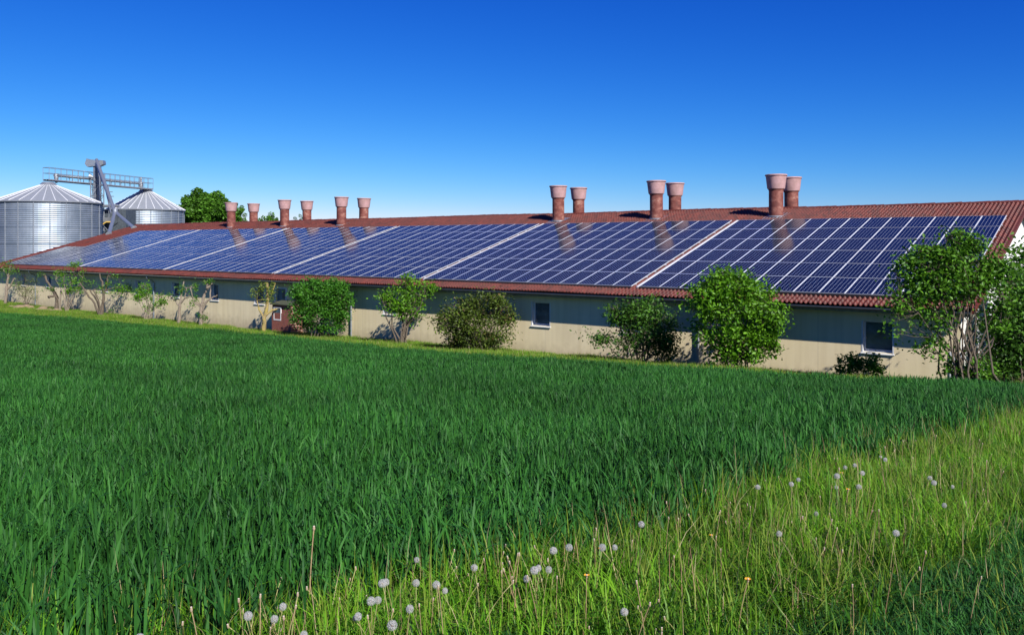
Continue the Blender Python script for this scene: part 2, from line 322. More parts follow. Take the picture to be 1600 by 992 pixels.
# ------------------------------------------------------------------ barn
barn = empty('barn', (BX, BY, ZB), BROT, label='very long cream barn with red tiled roof and round red vents', cat='barn')
S0, S1 = 5.30, 91.0                          # verges (right and left)
DE, DR = 32.85, 48.15                        # eave and ridge distance
ZR = 2.025                                    # ridge height
def rz(Dp): return ZR - (DR - Dp)*TT         # roof surface
def roof():
    nS = int((S1-S0)/TP)+1; per = 8
    s = S0 + np.arange(nS*per+1)*TP/per
    slope_len = (DR-DE)/math.cos(TH); nc = int(slope_len/CP)+1
    t = []; off = []
    for c in range(nc+1):                    # courses measured down from the ridge
        a, b = c*CP, (c+1)*CP
        a = min(a, slope_len); b = min(b, slope_len)
        if b-a < .02: break
        t += [a+.001, (a+b)/2, b]; off += [0, .016, .034]
    t = np.array(t); off = np.array(off)
    ph = (s-S0)/TP; fr_ = ph % 1
    wave = np.where(fr_ < .62, np.sin(np.pi*fr_/.62), -.25*np.sin(np.pi*(fr_-.62)/.38))*.058
    rs = np.random.RandomState(4); sag = .02*np.sin(s*.35)+.015*np.sin(s*1.1+1)
    SS, TT_ = np.meshgrid(s, t, indexing='ij')
    h = wave[:,None] + off[None,:] + sag[:,None]*.6
    Dp = DR - TT_*math.cos(TH) - h*math.sin(TH)*0; z = ZR - TT_*math.sin(TH) + h
    V = np.stack([-(SS-SC), Dp-DW, z-ZB], -1).reshape(-1,3); nx, ny = SS.shape; i = np.arange(nx*ny).reshape(nx, ny)
    q = np.stack([i[:-1,:-1], i[:-1,1:], i[1:,1:], i[1:,:-1]], -1).reshape(-1,4)
    uv = np.stack([SS-S0+TP*.15, TT_], -1).reshape(-1,2)
    # back slope and underside as one slab
    nb = len(V); r_ = ridge_o = []
    sl_ = MB()
    zu = -.10
    E_ = lambda s_, D_, z_: L(s_, D_, z_)
    D2 = 2*DR-DE; ze = rz(DE)
    P = [(S0+.01,DE+.03,ze-.03),(S0+.01,DR,ZR-.02),(S0+.01,D2,ze),(S0+.01,D2,ze-.14),(S0+.01,DR,ZR-.16),(S0+.01,DE+.03,ze-.16)]
    A = [E_(*p_) for p_ in P]; B = [E_(S1-.05, p_[1], p_[2]) for p_ in P]
    vv = np.array(A+B); qq = [(i_, (i_+1)%6, (i_+1)%6+6, i_+6) for i_ in range(6) if i_ != 0]
    qq += [(0,1,4,5),(1,2,3,4),(6,11,10,7),(7,10,9,8)]
    V = np.vstack([V, vv]); q = np.vstack([q, np.array(qq)+nb]); mi = np.zeros(len(q), int); mi[-9:] = 1; mi[-9] = 0
    uv = np.vstack([uv, np.zeros((12,2))])
    me = np_mesh('roof', V, q, mats=[M['tile'], M['timber']], mi=mi, uv=uv)
    o = link(bpy.data.objects.new('roof', me), barn)
    # ridge caps
    b = MB(); k = 0; s_ = S0-.02; rr = random.Random(3)
    while s_ < S1:
        l_ = .42; dz = rr.uniform(-.008,.012)+.02*math.sin(s_*.35); pr = []
        for e_, rad in ((s_, .135), (s_+l_+.05, .115)):
            pr.append([L(e_, DR+rad*1.25*math.cos(a), ZR-.03+dz+rad*math.sin(a)) for a in [math.pi*j/7 for j in range(8)]])
        vs = pr[0]+pr[1]; b.add(vs, [(j, j+1, j+9, j+8) for j in range(7)]+[tuple(range(8))]); s_ += l_
    b.build('ridge_tiles', M['tile'], o, True)
    # verge tiles along both rakes
    for nm, sv in (('verge_tiles', S0-.10), ('verge_tiles', S1-.02)):
        b = MB(); tt = 0
        for sg in (1, -1):
            tt = 0
            while tt < slope_len-.05:
                a_, c_ = tt, min(tt+CP+.03, slope_len)
                pts = []
                for q_, lf in ((a_, .035), (c_, .06)):
                    D_ = DR - sg*q_*math.cos(TH); z_ = ZR - q_*math.sin(TH)+lf
                    pts += [L(sv, D_, z_), L(sv+.13, D_, z_), L(sv, D_, z_-.16), L(sv+.13, D_, z_-.16)]
                b.add(pts, [(0,1,5,4),(0,4,6,2),(1,3,7,5),(4,5,7,6),(0,2,3,1),(2,6,7,3)]); tt += CP
        b.build(nm, M['tile'], o)
    return o
roof_o = roof()

# openings in the long wall: (s centre, width, z top, z bottom)
WIN = [(8.56,1.06,-2.95,-4.12),(13.9,1.0,-2.93,-4.08),(19.2,1.0,-2.92,-4.06),(24.3,1.06,-2.91,-4.06),(29.6,1.0,-2.91,-4.05),(35.0,1.0,-2.91,-4.03),
       (47.4,1.0,-2.90,-4.0),(52.6,.9,-2.88,-3.98),(57.7,1.0,-2.90,-3.96),(63.1,.9,-2.9,-3.95),(68.4,1.0,-2.9,-3.93),(73.6,.9,-2.9,-3.92),(78.7,.95,-2.92,-3.9),(83.9,.95,-2.92,-3.9)]
DOOR = (45.1, 1.15, -2.90, -5.75)
ZWT = rz(DW)-.12
SW0, SW1 = 5.75, 90.6
def walls():
    ops = WIN + [DOOR]
    xs = sorted({SW0, SW1} | {c-w/2 for c,w,_,_ in ops} | {c+w/2 for c,w,_,_ in ops})
    b = MB(); DP = .24
    zb = -6.6
    for a, c in zip(xs[:-1], xs[1:]):
        mid = (a+c)/2; o = [q for q in ops if q[0]-q[1]/2 < mid < q[0]+q[1]/2]
        segs = [(zb, ZWT)] if not o else [(zb, o[0][3]), (o[0][2], ZWT)]
        for z0, z1 in segs:
            b.add([L(a,DW,z0),L(c,DW,z0),L(c,DW,z1),L(a,DW,z1)], [(0,1,2,3)])
    b.add([L(SW0,DW+DP,zb),L(SW1,DW+DP,zb),L(SW1,DW+DP,ZWT),L(SW0,DW+DP,ZWT)], [(3,2,1,0)])
    o = b.build('front_wall', M['wall'], barn)
    for c, w, zt, zb_ in WIN:
        f = MB(); a, e = c-w/2, c+w/2; d1 = DW+DP-.01; d0 = DW-.012; k = .05
        # white reveal lining, sill sloping out
        f.add([L(a,d0,zb_),L(a,d1,zb_),L(a,d1,zt),L(a,d0,zt)], [(0,1,2,3)])
        f.add([L(e,d0,zb_),L(e,d1,zb_),L(e,d1,zt),L(e,d0,zt)], [(0,3,2,1)])
        f.add([L(a,d0,zt),L(e,d0,zt),L(e,d1,zt),L(a,d1,zt)], [(0,1,2,3)])
        for (x0,x1,z0,z1) in ((a-k,a,zb_-k,zt),(e,e+k,zb_-k,zt)):
            f.add([L(x0,d0,z0),L(x1,d0,z0),L(x1,d0,z1),L(x0,d0,z1)], [(0,1,2,3)])
        d2 = DW+.17; t_ = .055
        for (x0,x1,z0,z1) in ((a,a+t_,zb_+.03,zt),(e-t_,e,zb_+.03,zt),(a+t_,e-t_,zt-t_,zt),(a+t_,e-t_,zb_+.03,zb_+.03+t_)):
            p0 = L(x1,d2,z0); p1 = L(x0,d2+.05,z1); f.box(p0[0],p1[0],p0[1],p1[1],p0[2],p1[2])
        fo = f.build('window', M['white_frame'], barn)
        g = MB(); g.add([L(a+t_-.005,d2+.03,zb_+.08),L(e-t_+.005,d2+.03,zb_+.08),L(e-t_+.005,d2+.03,zt-t_+.005),L(a+t_-.005,d2+.03,zt-t_+.005)], [(0,1,2,3)])
        g.build('glass', M['glass'], fo)
        s_ = MB(); s_.add([L(a-.08,DW-.06,zb_-.05),L(e+.08,DW-.06,zb_-.05),L(e+.08,DW+.2,zb_+.035),L(a-.08,DW+.2,zb_+.035),
                           L(a-.08,DW-.06,zb_-.08),L(e+.08,DW-.06,zb_-.08),L(e+.08,DW+.2,zb_-.02),L(a-.08,DW+.2,zb_-.02)],
                          [(0,1,2,3),(4,7,6,5),(0,4,5,1),(0,3,7,4),(1,5,6,2)])
        s_.build('sill', M['white_frame'], fo)
    # door
    c, w, zt, zb_ = DOOR; a, e = c-w/2, c+w/2
    d_ = MB(); p0 = L(e,DW+.12,zb_-.3); p1 = L(a,DW+.18,zt); d_.box(p0[0],p1[0],p0[1],p1[1],p0[2],p1[2])
    do = d_.build('door', M['grey_door'], barn)
    f = MB()
    for (x0,x1,z0,z1) in ((a-.05,a+.07,zb_-.3,zt+.05),(e-.07,e+.05,zb_-.3,zt+.05),(a+.07,e-.07,zt-.04,zt+.05)):
        p0 = L(x1,DW-.02,z0); p1 = L(x0,DW+.119,z1); f.box(p0[0],p1[0],p0[1],p1[1],p0[2],p1[2])
    f.build('door_frame', M['white_frame'], do)
    f = MB(); p0 = L(a+.55,DW+.10,-3.55); p1 = L(a+.16,DW+.117,zt-.14); f.box(p0[0],p1[0],p0[1],p1[1],p0[2],p1[2]); f.build('door_glass', M['glass'], do)
    f = MB(); p0 = L(a+.62,DW+.095,-5.3); p1 = L(a+.10,DW+.116,-3.7); f.box(p0[0],p1[0],p0[1],p1[1],p0[2],p1[2]); f.build('door_panel', M['white_frame'], do)
    # gables
    for nm, sx in (('gable_wall', SW0), ('gable_wall', SW1-.2)):
        b = MB(); D2 = 2*DR-DW
        pr = [(DW+.003,-6.6),(D2,-6.6),(D2,rz(DW)-.16),(DR,ZR-.18),(DW+.003,rz(DW)-.16)]
        A = [L(sx-.003,p,z) for p,z in pr]; B = [L(sx+.2,p,z) for p,z in pr]
        b.add(A+B, [(0,1,2,3,4),(9,8,7,6,5)]+[(i,i+5,(i+1)%5+5,(i+1)%5) for i in range(5)])
        b.build(nm, M['gable'], barn)
    # barge boards under the verges, rafter fascia
    b = MB()
    for sg in (1,-1):
        for sx in (S0-.02,):
            A = []
            for q_ in (0, (DR-DE)/math.cos(TH)):
                D_ = DR - sg*q_*math.cos(TH); z_ = ZR - q_*math.sin(TH)-.10
                A += [L(sx,D_,z_),L(sx+.03,D_,z_),L(sx,D_,z_-.17),L(sx+.03,D_,z_-.17)]
            b.add(A, [(0,1,5,4),(0,4,6,2),(1,3,7,5),(2,6,7,3),(0,2,3,1),(4,5,7,6)])
    b.build('barge_board', M['timber'], barn)
    # plinth at the corner, white
    b = MB(); p0 = L(SW0+.02,DW-.0,-6.4); 
    p0 = L(SW0+.35,DW-.035,-6.4); p1 = L(SW0-.035,DW+.4,-3.9); b.box(p0[0],p1[0],p0[1],p1[1],p0[2],p1[2]); b.build('corner_plinth', M['white_frame'], barn)
walls()

def gutters():
    zg = rz(DE)-.055; b = MB(); n = 8; rg = .085; Dg = DE-.06
    for a, c in ((S0+.05, S1-.1),):
        vs = []
        for s_ in (a, c):
            for rr_ in (rg, rg-.012):
                vs += [L(s_, Dg+rr_*math.cos(t), zg+rr_*math.sin(t)) for t in [math.pi+math.pi*j/n for j in range(n+1)]]
        k = n+1; fs = []
        for j in range(n): fs += [(j,j+1,2*k+j+1,2*k+j),(k+j,3*k+j,3*k+j+1,k+j+1)]
        fs += [(0,2*k,3*k,k),(k-1,2*k-1,4*k-1,3*k-1)]
        fs += [tuple(list(range(k))+list(range(2*k-1,k-1,-1))), tuple(list(range(2*k,3*k))+list(range(4*k-1,3*k-1,-1)))]
        b.add(vs, fs)
    # brackets
    g = b.build('gutter', M['gutter'], barn)
    f = MB(); p0 = L(S1-.1,DE+.06,rz(DE)-.22); p1 = L(S0+.05,DE+.085,rz(DE)-.06); f.box(p0[0],p1[0],p0[1],p1[1],p0[2],p1[2])
    f.build('fascia_board', M['timber'], barn)
    # soffit
    f = MB(); f.add([L(S0+.3,DE+.09,rz(DE)-.2),L(S1-.3,DE+.09,rz(DE)-.2),L(S1-.3,DW-.002,rz(DE)-.2),L(S0+.3,DW-.002,rz(DE)-.2)], [(0,1,2,3)]); f.build('soffit', M['timber'], barn)
    for s_ in (8.2+7.9-.25, 38.2, 60.6, 82.0-.8):
        X, Y = plan(s_, DW); zb = float(gz(X, Y))-.05; b = MB()
        pts = [(s_,Dg,zg-.07),(s_,Dg,zg-.16),(s_,Dg+.10,zg-.30),(s_,DW-.22,zg-.42),(s_,DW-.09,zg-.56),(s_,DW-.09,zb)]
        b.tube([L(*p) for p in pts], .05, 10)
        d_ = b.build('downpipe', M['zinc'], barn, True)
        for z_ in (zg-.9, zg-1.9, zg-2.7):
            c_ = MB(); c_.tube([L(s_,DW-.09,z_), L(s_,DW-.09,z_-.05)], .062, 10); c_.build('pipe_clip', M['zinc'], d_)
gutters()

# roof vents: one modelled, the rest copied with their parts
def make_stack():
    b = MB(); b.lathe([(.40,-.9),(.40,1.50),(.43,1.51),(.43,1.60),(.40,1.61)], 28)
    o = b.build('vent_stack', M['stack'], barn, True)
    c = MB(); c.lathe([(.40,1.56),(.47,1.57),(.49,1.63),(.565,2.28),(.59,2.29),(.61,2.31),(.61,2.36),(.59,2.38),(.55,2.38),(.54,2.32),(.45,1.75),(.0,1.7)], 32)
    co = c.build('cap', M['pink'], o, True)
    f = MB(); f.lathe([(.41,-.02),(.46,-.02),(.46,.03),(.41,.06)], 28)
    vs = []; 
    f.add([(-.62,-.66,-.66*TT+.075),(.60,-.66,-.66*TT+.075),(.60,.6,.6*TT+.075),(-.62,.6,.6*TT+.075),(-.62,-.66,-.66*TT+.035),(.60,-.66,-.66*TT+.035)], [(0,1,2,3),(4,5,1,0)])
    fo = f.build('flashing', M['zinc'], o)
    return o, co, fo
st0 = make_stack(); first = True
for s_ in (17.3, 24.85, 32.25, 54.35, 62.0, 70.2):
    for sg in (1, -1):
        D_ = DR - (1.75 if sg == 1 else -.72); z_ = rz(DR-1.75)-.03
        if first: o = st0[0]; first = False
        else:
            o = st0[0].copy(); link(o, barn)
            for ch in st0[1:]:
                c = ch.copy(); link(c, o)
        o.location = L(s_, D_, z_)
        rr = random.Random(s_*7+sg); o.rotation_euler = (rr.uniform(-.012,.012), rr.uniform(-.012,.012), 0 if sg == 1 else math.pi)

# ------------------------------------------------------------------ solar arrays
PW, PL, PX, PY = .990, 1.956, 1.01, 1.976
def panel_mesh():
    V = []; Fc = []; mi = []; uv = []; f_ = .019; th = .04
    def quad(a, m, u=((0,0),)*4):
        b = len(V); V.extend(a); uv.extend(u); Fc.append((b,b+1,b+2,b+3)); mi.append(m)
    x0, x1, y0, y1 = 0, PW, 0, PL; g_ = .010
    quad([(x0+f_,y0+g_,th-.004),(x1-f_,y0+g_,th-.004),(x1-f_,y1-g_,th-.004),(x0+f_,y1-g_,th-.004)], 0, ((0,0),(6,0),(6,12),(0,12)))
    for a,b,c,d in (((x0,y0),(x1,y0),(x1-f_,y0+g_),(x0+f_,y0+g_)),((x1,y0),(x1,y1),(x1-f_,y1-g_),(x1-f_,y0+g_)),((x1,y1),(x0,y1),(x0+f_,y1-g_),(x1-f_,y1-g_)),((x0,y1),(x0,y0),(x0+f_,y0+g_),(x0+f_,y1-g_))):
        quad([(*a,th),(*b,th),(*c,th),(*d,th)], 1)
        quad([(*a,0),(*b,0),(*b,th),(*a,th)], 1)
    quad([(x0,y0,0),(x0,y1,0),(x1,y1,0),(x1,y0,0)], 1)
    return np_mesh('solar_panel', V, Fc, mats=[M['pv'], M['alu']], mi=mi, uv=uv)
PM = panel_mesh()
D0 = 33.79                                  # lower edge of the panels
ARR_LAB = ['solar array nearest the white gable, half hidden by the tall bush on the right', 'solar array below the two middle right vent pairs, left of the gable end array',
 'third solar array from the right gable, below the ventless stretch of ridge', 'solar array right below the third pair of far vents',
 'fifth solar array from the right gable, mirroring the first far vent pair', 'farthest solar array with a stepped upper left corner, beside the silo chute']
GAPX = 13*PX + .42
for k in range(6):
    s0_ = 5.83 + k*GAPX
    base = L(s0_, D0, 0); zr = rz(D0)+.105
    Xb, Yb = plan(s0_, D0)
    ar = empty('solar_array', (Xb, Yb, zr), 0, label=ARR_LAB[k], cat='solar array', group='solar arrays on the barn roof')
    ar.rotation_euler = Matrix(((-dv[0], nv[0]*math.cos(TH), -nv[0]*math.sin(TH)), (-dv[1], nv[1]*math.cos(TH), -nv[1]*math.sin(TH)), (0, math.sin(TH), math.cos(TH)))).to_euler()
    for r_ in range(6):
        nc = 13 if k < 5 else (15 if r_ < 3 else 11)
        for c in range(nc):
            o = bpy.data.objects.new('solar_panel', PM); link(o, ar)
            rr = random.Random(k*100+r_*17+c)
            o.location = (-(c+1)*PX+.01, r_*PY, rr.uniform(-.003,.003)); o.rotation_euler = (rr.uniform(-.0015,.0015), rr.uniform(-.002,.002), 0)
    nc = 13 if k < 5 else 15
    b = MB()
    for r_ in range(6):
        if k == 5 and r_ >= 3: x_ = -11*PX
        else: x_ = -nc*PX
        for yy in (.4, 1.5): b.box(x_-.05, .03, r_*PY+yy-.02, r_*PY+yy+.02, -.045, -.006)
    # clamps between modules
    b.build('mounting_rails', M['alu'], ar)
    b = MB()
    for r_ in range(6):
        nn = nc if not (k == 5 and r_ >= 3) else 11
        for c in range(nn+1):
            x_ = -c*PX+.0; b.box(x_-.008, x_+.006, r_*PY+.03, r_*PY+PL-.03, .028, .043)
    b.build('clamp_strips', M['alu'], ar)
    b = MB(); b.box(-nc*PX, 0, -.10, -.015, -.07, .03); b.build('cable_tray', M['dark'], ar)
    if k < 5:
        b = MB(); rr = random.Random(k); y = -.05
        while y < 6*PY-.3:
            l_ = rr.uniform(1.6,2.6); b.box(-nc*PX-.145+rr.uniform(-.006,.006), -nc*PX-.07, y, min(y+l_-.02,6*PY), -.05, .035); y += l_
        b.build('cable_duct', M['alu'], ar)
    else:
        b = MB(); b.box(-nc*PX-.09, -nc*PX-.02, 0, 3*PY, -.05, .035); b.build('cable_duct', M['white_frame'], ar)

# ------------------------------------------------------------------ brick porch beside the door
def brick_mat():
    m, nt, p = new_mat('red_brick'); tc = N(nt, 'ShaderNodeTexCoord'); mp = N(nt, 'ShaderNodeMapping'); mp.inputs['Rotation'].default_value = (R(90),0,0)
    nt.links.new(tc.outputs['Object'], mp.inputs[0]); b = N(nt, 'ShaderNodeTexBrick', Scale=4.0); b.inputs['Color1'].default_value = (.22,.05,.03,1); b.inputs['Color2'].default_value = (.15,.035,.025,1); b.inputs['Mortar'].default_value = (.25,.16,.13,1)
    b.inputs['Mortar Size'].default_value = .015
    nt.links.new(mp.outputs[0], b.inputs['Vector']); nt.links.new(b.outputs[0], p.inputs['Base Color']); p.inputs['Roughness'].default_value = .85; return m
M['brick'] = brick_mat()
X_, Y_ = plan(43.6, DW-.5)
pr = empty('brick_lean_to', (X_, Y_, float(gz(X_, Y_))), BROT, label='low red brick lean-to with one small window, between barn door and clipped bush', cat='lean-to')
b = MB(); b.box(-1.15,.75,-.4,.49,-.3,1.42); b.box(-1.15,.75,-.44,-.4,-.3,1.0) ; b.build('wall', M['brick'], pr)
b = MB(); b.add([(-1.25,-.55,1.44),(.85,-.55,1.44),(.85,.49,1.58),(-1.25,.49,1.58),(-1.25,-.55,1.40),(.85,-.55,1.40),(.85,.49,1.50),(-1.25,.49,1.50)], [(0,1,2,3),(7,6,5,4),(0,4,5,1),(1,5,6,2),(3,7,4,0)])
b.build('roof', simple('bitumen_moss', (.06,.07,.04), .9, var=.5, scale=6), pr)
b = MB(); 
for x0,x1,z0,z1 in ((-.95,-.90,.64,1.28),(-.25,-.21,.64,1.28),(-.90,-.25,1.24,1.28),(-.90,-.25,.64,.70)): b.box(x0,x1,-.46,-.38,z0+.0,z1)
wf = b.build('window', M['white_frame'], pr)
b = MB(); b.box(-.90,-.25,-.43,-.39,.70,1.24); b.build('glass', M['glass'], wf)

pr.scale = (1, 1, 1.3)
# ------------------------------------------------------------------ silos
def silo_mat():
    m, nt, p = new_mat('corrugated_silo_steel'); tc = N(nt, 'ShaderNodeTexCoord'); sx = N(nt, 'ShaderNodeSeparateXYZ'); nt.links.new(tc.outputs['Object'], sx.inputs[0])
    nz = N(nt, 'ShaderNodeTexNoise', Scale=.8, Detail=5.0); nt.links.new(tc.outputs['Object'], nz.inputs['Vector'])
    cr = N(nt, 'ShaderNodeValToRGB'); e = cr.color_ramp.elements; e[0].position=.3; e[1].position=.7; e[0].color = (.19,.23,.28,1); e[1].color = (.27,.31,.36,1); nt.links.new(nz.outputs[0], cr.inputs[0])
    nt.links.new(cr.outputs[0], p.inputs['Base Color']); p.inputs['Metallic'].default_value = .6; p.inputs['Roughness'].default_value = .5; p.inputs['Specular IOR Level'].default_value = .2
    return m
M['silo'] = silo_mat(); M['silo_roof'] = simple('silo_roof_sheet', (.26,.28,.31), .55, .3, var=.12, scale=2)
def silo(px, Y, rad, ze, zp, label, stair):
    X = (px-800)/F*Y; zb = float(gz(X, Y))
    r = empty('grain_silo', (X, Y, zb), 0, label=label, cat='silo', group='grain silos behind the barn')
    hE = ze - zb; hP = zp - zb; n = 96; b = MB(); prof = []; z = 0; i = 0
    while z < hE: prof += [(rad+.022*math.cos(i*math.pi), z)]; z += .13; i += 1
    prof.append((rad, hE)); b.lathe(prof, n); b.build('wall', M['silo'], r, False)
    b = MB()
    for j in range(22):
        a = 2*math.pi*(j+.37)/22; c_, s_ = math.cos(a), math.sin(a)
        p = (rad+.03); b.tube([(p*c_, p*s_, 0), (p*c_, p*s_, hE-.05)], .065, 4)
    z = .9
    b.build('stiffeners', M['galv'], r)
    b = MB(); z = hE-1.12*1
    while z > .5: b.lathe([(rad+.01,z-.03),(rad+.045,z-.02),(rad+.045,z+.02),(rad+.01,z+.03)], n); z -= 1.12*1.9
    b.build('hoops', M['silo'], r)
    b = MB(); nr = 30; rt = .95; ro = rad+.22
    b.lathe([(ro, hE-.02),(rt, hP)], 60); b.lathe([(ro,hE-.02),(ro-.02,hE-.14),(rad-.05,hE-.10)], 60)
    rf = b.build('roof', M['silo_roof'], r)
    b = MB()
    for j in range(nr):
        a = 2*math.pi*(j+.5)/nr; c_, s_ = math.cos(a), math.sin(a)
        b.tube([(ro*c_, ro*s_, hE+.03),(rt*c_, rt*s_, hP+.04)], [.06,.035], 4)
    b.build('roof_ribs', M['alu'], rf)
    b = MB(); b.lathe([(rt+.08,hP-.05),(rt+.1,hP+.08),(rt*.72,hP+.42),(rt*.62,hP+.44),(0,hP+.44)], 24); b.build('roof_collar', M['galv'], rf)
    if stair:
        b = MB(); a = R(-152); c_, s_ = math.cos(a), math.sin(a)
        for k in range(9):
            t = .12+.1*k; q = ro+(rt-ro)*t; zz = hE+(hP-hE)*t+.08; w = .55
            b.add([(q*c_+s_*w, q*s_-c_*w, zz),(q*c_-s_*w, q*s_+c_*w, zz),((q-.28)*c_-s_*w, (q-.28)*s_+c_*w, zz+.08),((q-.28)*c_+s_*w, (q-.28)*s_-c_*w, zz+.08)], [(0,1,2,3),(3,2,1,0)])
            b.tube([(q*c_+s_*w, q*s_-c_*w, zz),(q*c_-s_*w, q*s_+c_*w, zz)], .05, 4)
        b.build('roof_stairs', M['galv'], rf)
    return X, Y
YA, YB = 110.0, 129.0
def zy(y, Y): return -(y-HY)/F*Y
sa = silo(75.5, YA, 78/F*YA-.2, zy(317,YA), zy(290,YA), 'larger corrugated steel grain silo, cut by the left edge', False)
sb = silo(228, YB, 57.5/F*YB-.2, zy(328.5,YB), zy(300,YB), 'smaller steel grain silo with steps up its cone roof, beside the round tree', True)
# catwalk between the silo tops
def W3(x, y, Y): return Vector(((x-800)/F*Y, Y, zy(y, Y)))
cw = empty('silo_catwalk', ((sa[0]+sb[0])/2, (YA+YB)/2, zy(289,(YA+YB)/2)), label='railed steel catwalk with conveyor trough bridging the tops of the two silos', cat='catwalk')
def rel(root, pts): return [Vector(p)-root.location for p in pts]
A = W3(72, 281.5, YA); B = W3(235, 296, YB); ax = (B-A); axn = ax.normalized(); side = Vector((0,0,1)).cross(axn).normalized()
b = MB()
for o_ in (-.45,.45): b.tube(rel(cw, [A+side*o_, B+side*o_]), .11, 4)
b.tube(rel(cw, [A, B]), .09, 4)
vs = rel(cw, [A-side*.45+Vector((0,0,.1)), A+side*.45+Vector((0,0,.1)), B+side*.45+Vector((0,0,.1)), B-side*.45+Vector((0,0,.1))]); b.add(vs, [(0,1,2,3),(3,2,1,0)])
b.build('deck', M['galv'], cw)
b = MB(); HR = 1.65
for o_ in (-.5,.5):
    for hh in (HR, HR*.55): b.tube(rel(cw, [A+side*o_+Vector((0,0,hh)), B+side*o_+Vector((0,0,hh))]), .032, 4)
    for i in range(21):
        p = A + ax*(i/20) + side*o_; b.tube(rel(cw, [p, p+Vector((0,0,HR))]), .03, 4)
for e_ in (A, B):
    for hh in (HR, HR*.55): b.tube(rel(cw, [e_-side*.5+Vector((0,0,hh)), e_+side*.5+Vector((0,0,hh))]), .032, 4)
b.build('railing', M['galv'], cw)
b = MB(); A2 = A+ax*.10+Vector((0,0,.72)); B2 = B-ax*.12+Vector((0,0,.72))
b.tube(rel(cw, [A2, B2]), .19, 6)
for i in range(9):
    p = A2+(B2-A2)*(i/8); b.tube(rel(cw, [p, p-Vector((0,0,.65))]), .04, 4); b.tube(rel(cw, [p-axn*.05, p+axn*.05]), .235, 6)
b.build('conveyor_trough', M['zinc'], cw)
b = MB()
for p, sgn in ((A2-axn*.3, 1), (B2+axn*.3, -1)):
    b.tube(rel(cw, [p+Vector((0,0,.25)), p-Vector((0,0,.3)), p-Vector((0,0,1.0))]), [.28,.3,.14], 8); b.tube(rel(cw, [p-side*.3, p+side*.35]), .16, 8)
b.tube(rel(cw, [B2+axn*.3+Vector((0,0,.2)), B2+axn*.3+Vector((0,0,.95))]), .17, 6)
b.build('outlet_hopper', M['galv'], cw)
# elevator tower
YT = 117.0; T0 = W3(152, 300, YT); zg_ = float(gz(T0.x, YT)); 
tw = empty('elevator_tower', (T0.x, YT, zg_), label='lattice steel elevator tower standing between the two silos, topped by a tilted hood', cat='tower')
b = MB(); top = zy(252, YT)-zg_; hw = .62
for cx in (-hw, hw):
    for cy in (-hw, hw): b.tube([(cx,cy,0),(cx,cy,top-1.8)], .08, 4)
z = 0; k = 0
while z < top-3:
    for (x0,y0,x1,y1) in ((-hw,-hw,hw,-hw),(hw,-hw,hw,hw),(hw,hw,-hw,hw),(-hw,hw,-hw,-hw)):
        b.tube([(x0,y0,z),(x1,y1,z)], .045, 4); s_ = 1 if k % 2 else 0
        b.tube([(x0,y0,z+1.5*s_),(x1,y1,z+1.5*(1-s_))], .035, 4)
    z += 1.5; k += 1
b.build('lattice', M['galv'], tw)
b = MB()
for cx in (-.28,.28): b.box(cx-.2,cx+.2,-.2,.2,.3,top-.6)
b.build('elevator_legs', simple('dull_steel', (.22,.24,.28), .5, .5, var=.3, scale=2), tw)
b = MB()   # hood, slanting up to the left
pr_ = [(-1.55,-.30),(-1.30,.42),(-.95,.30),(.95,.18),(1.05,-.35),(.55,-.6),(-.2,-.62),(-1.25,-.72)]
Af = [(x,-.42,top+z-.1) for x,z in pr_]; Bf = [(x,.42,top+z-.1) for x,z in pr_]; n_ = len(pr_)
b.add(Af+Bf, [tuple(range(n_)), tuple(range(2*n_-1,n_-1,-1))]+[(i,i+n_,(i+1)%n_+n_,(i+1)%n_) for i in range(n_)]); b.build('hood', M['zinc'], tw)
b = MB()
def wt(x, y, Y): return W3(x, y, Y) - tw.location
for dx in (-7.5, 18):      # side ladders and stay posts
    b.tube([wt(152+dx, 289, YT+.5), wt(152+dx, 345, YT+.5)], .05, 4)
for i in range(5): b.tube([wt(143+2*i, 297+4*i, YT+.6), wt(147+2*i, 297+4*i, YT+.6)], .04, 4)
b.tube([wt(140,262+14,YT-.8), wt(146,277,YT-.8)], [.35,.1], 8)
b.tube([wt(168,300,YT), wt(176,300,YT)], .05, 4); b.tube([wt(168,307,YT), wt(178,307,YT)], .05, 4)
b.build('ladder', M['galv'], tw)
b = MB(); b.box(.9,1.9,-.4,.5, top-8.5, top-7.9); b.tube([wt(160,322,YT), wt(186,322,YT)], .2, 6); b.tube([wt(140,366,YT-1), wt(186,330,YT-1)], .06, 4); b.tube([wt(144,335,YT-.8), wt(180,372,YT-.8)], .05, 4)
b.build('service_platform', M['galv'], tw)
b = MB(); b.box(-2.6,3.6,.9,4.0,0,zy(327,YT)-zg_); b.build('machine_housing', simple('dark_sheet_steel', (.10,.12,.14), .5, .4, var=.4), tw)
b = MB(); b.tube([wt(160,351,YT-1.2), wt(166,347,YT-1.2), wt(173,347,YT-1.2)], .10, 6); b.build('yellow_hose', simple('yellow_hose', (.5,.33,.08), .6), tw)
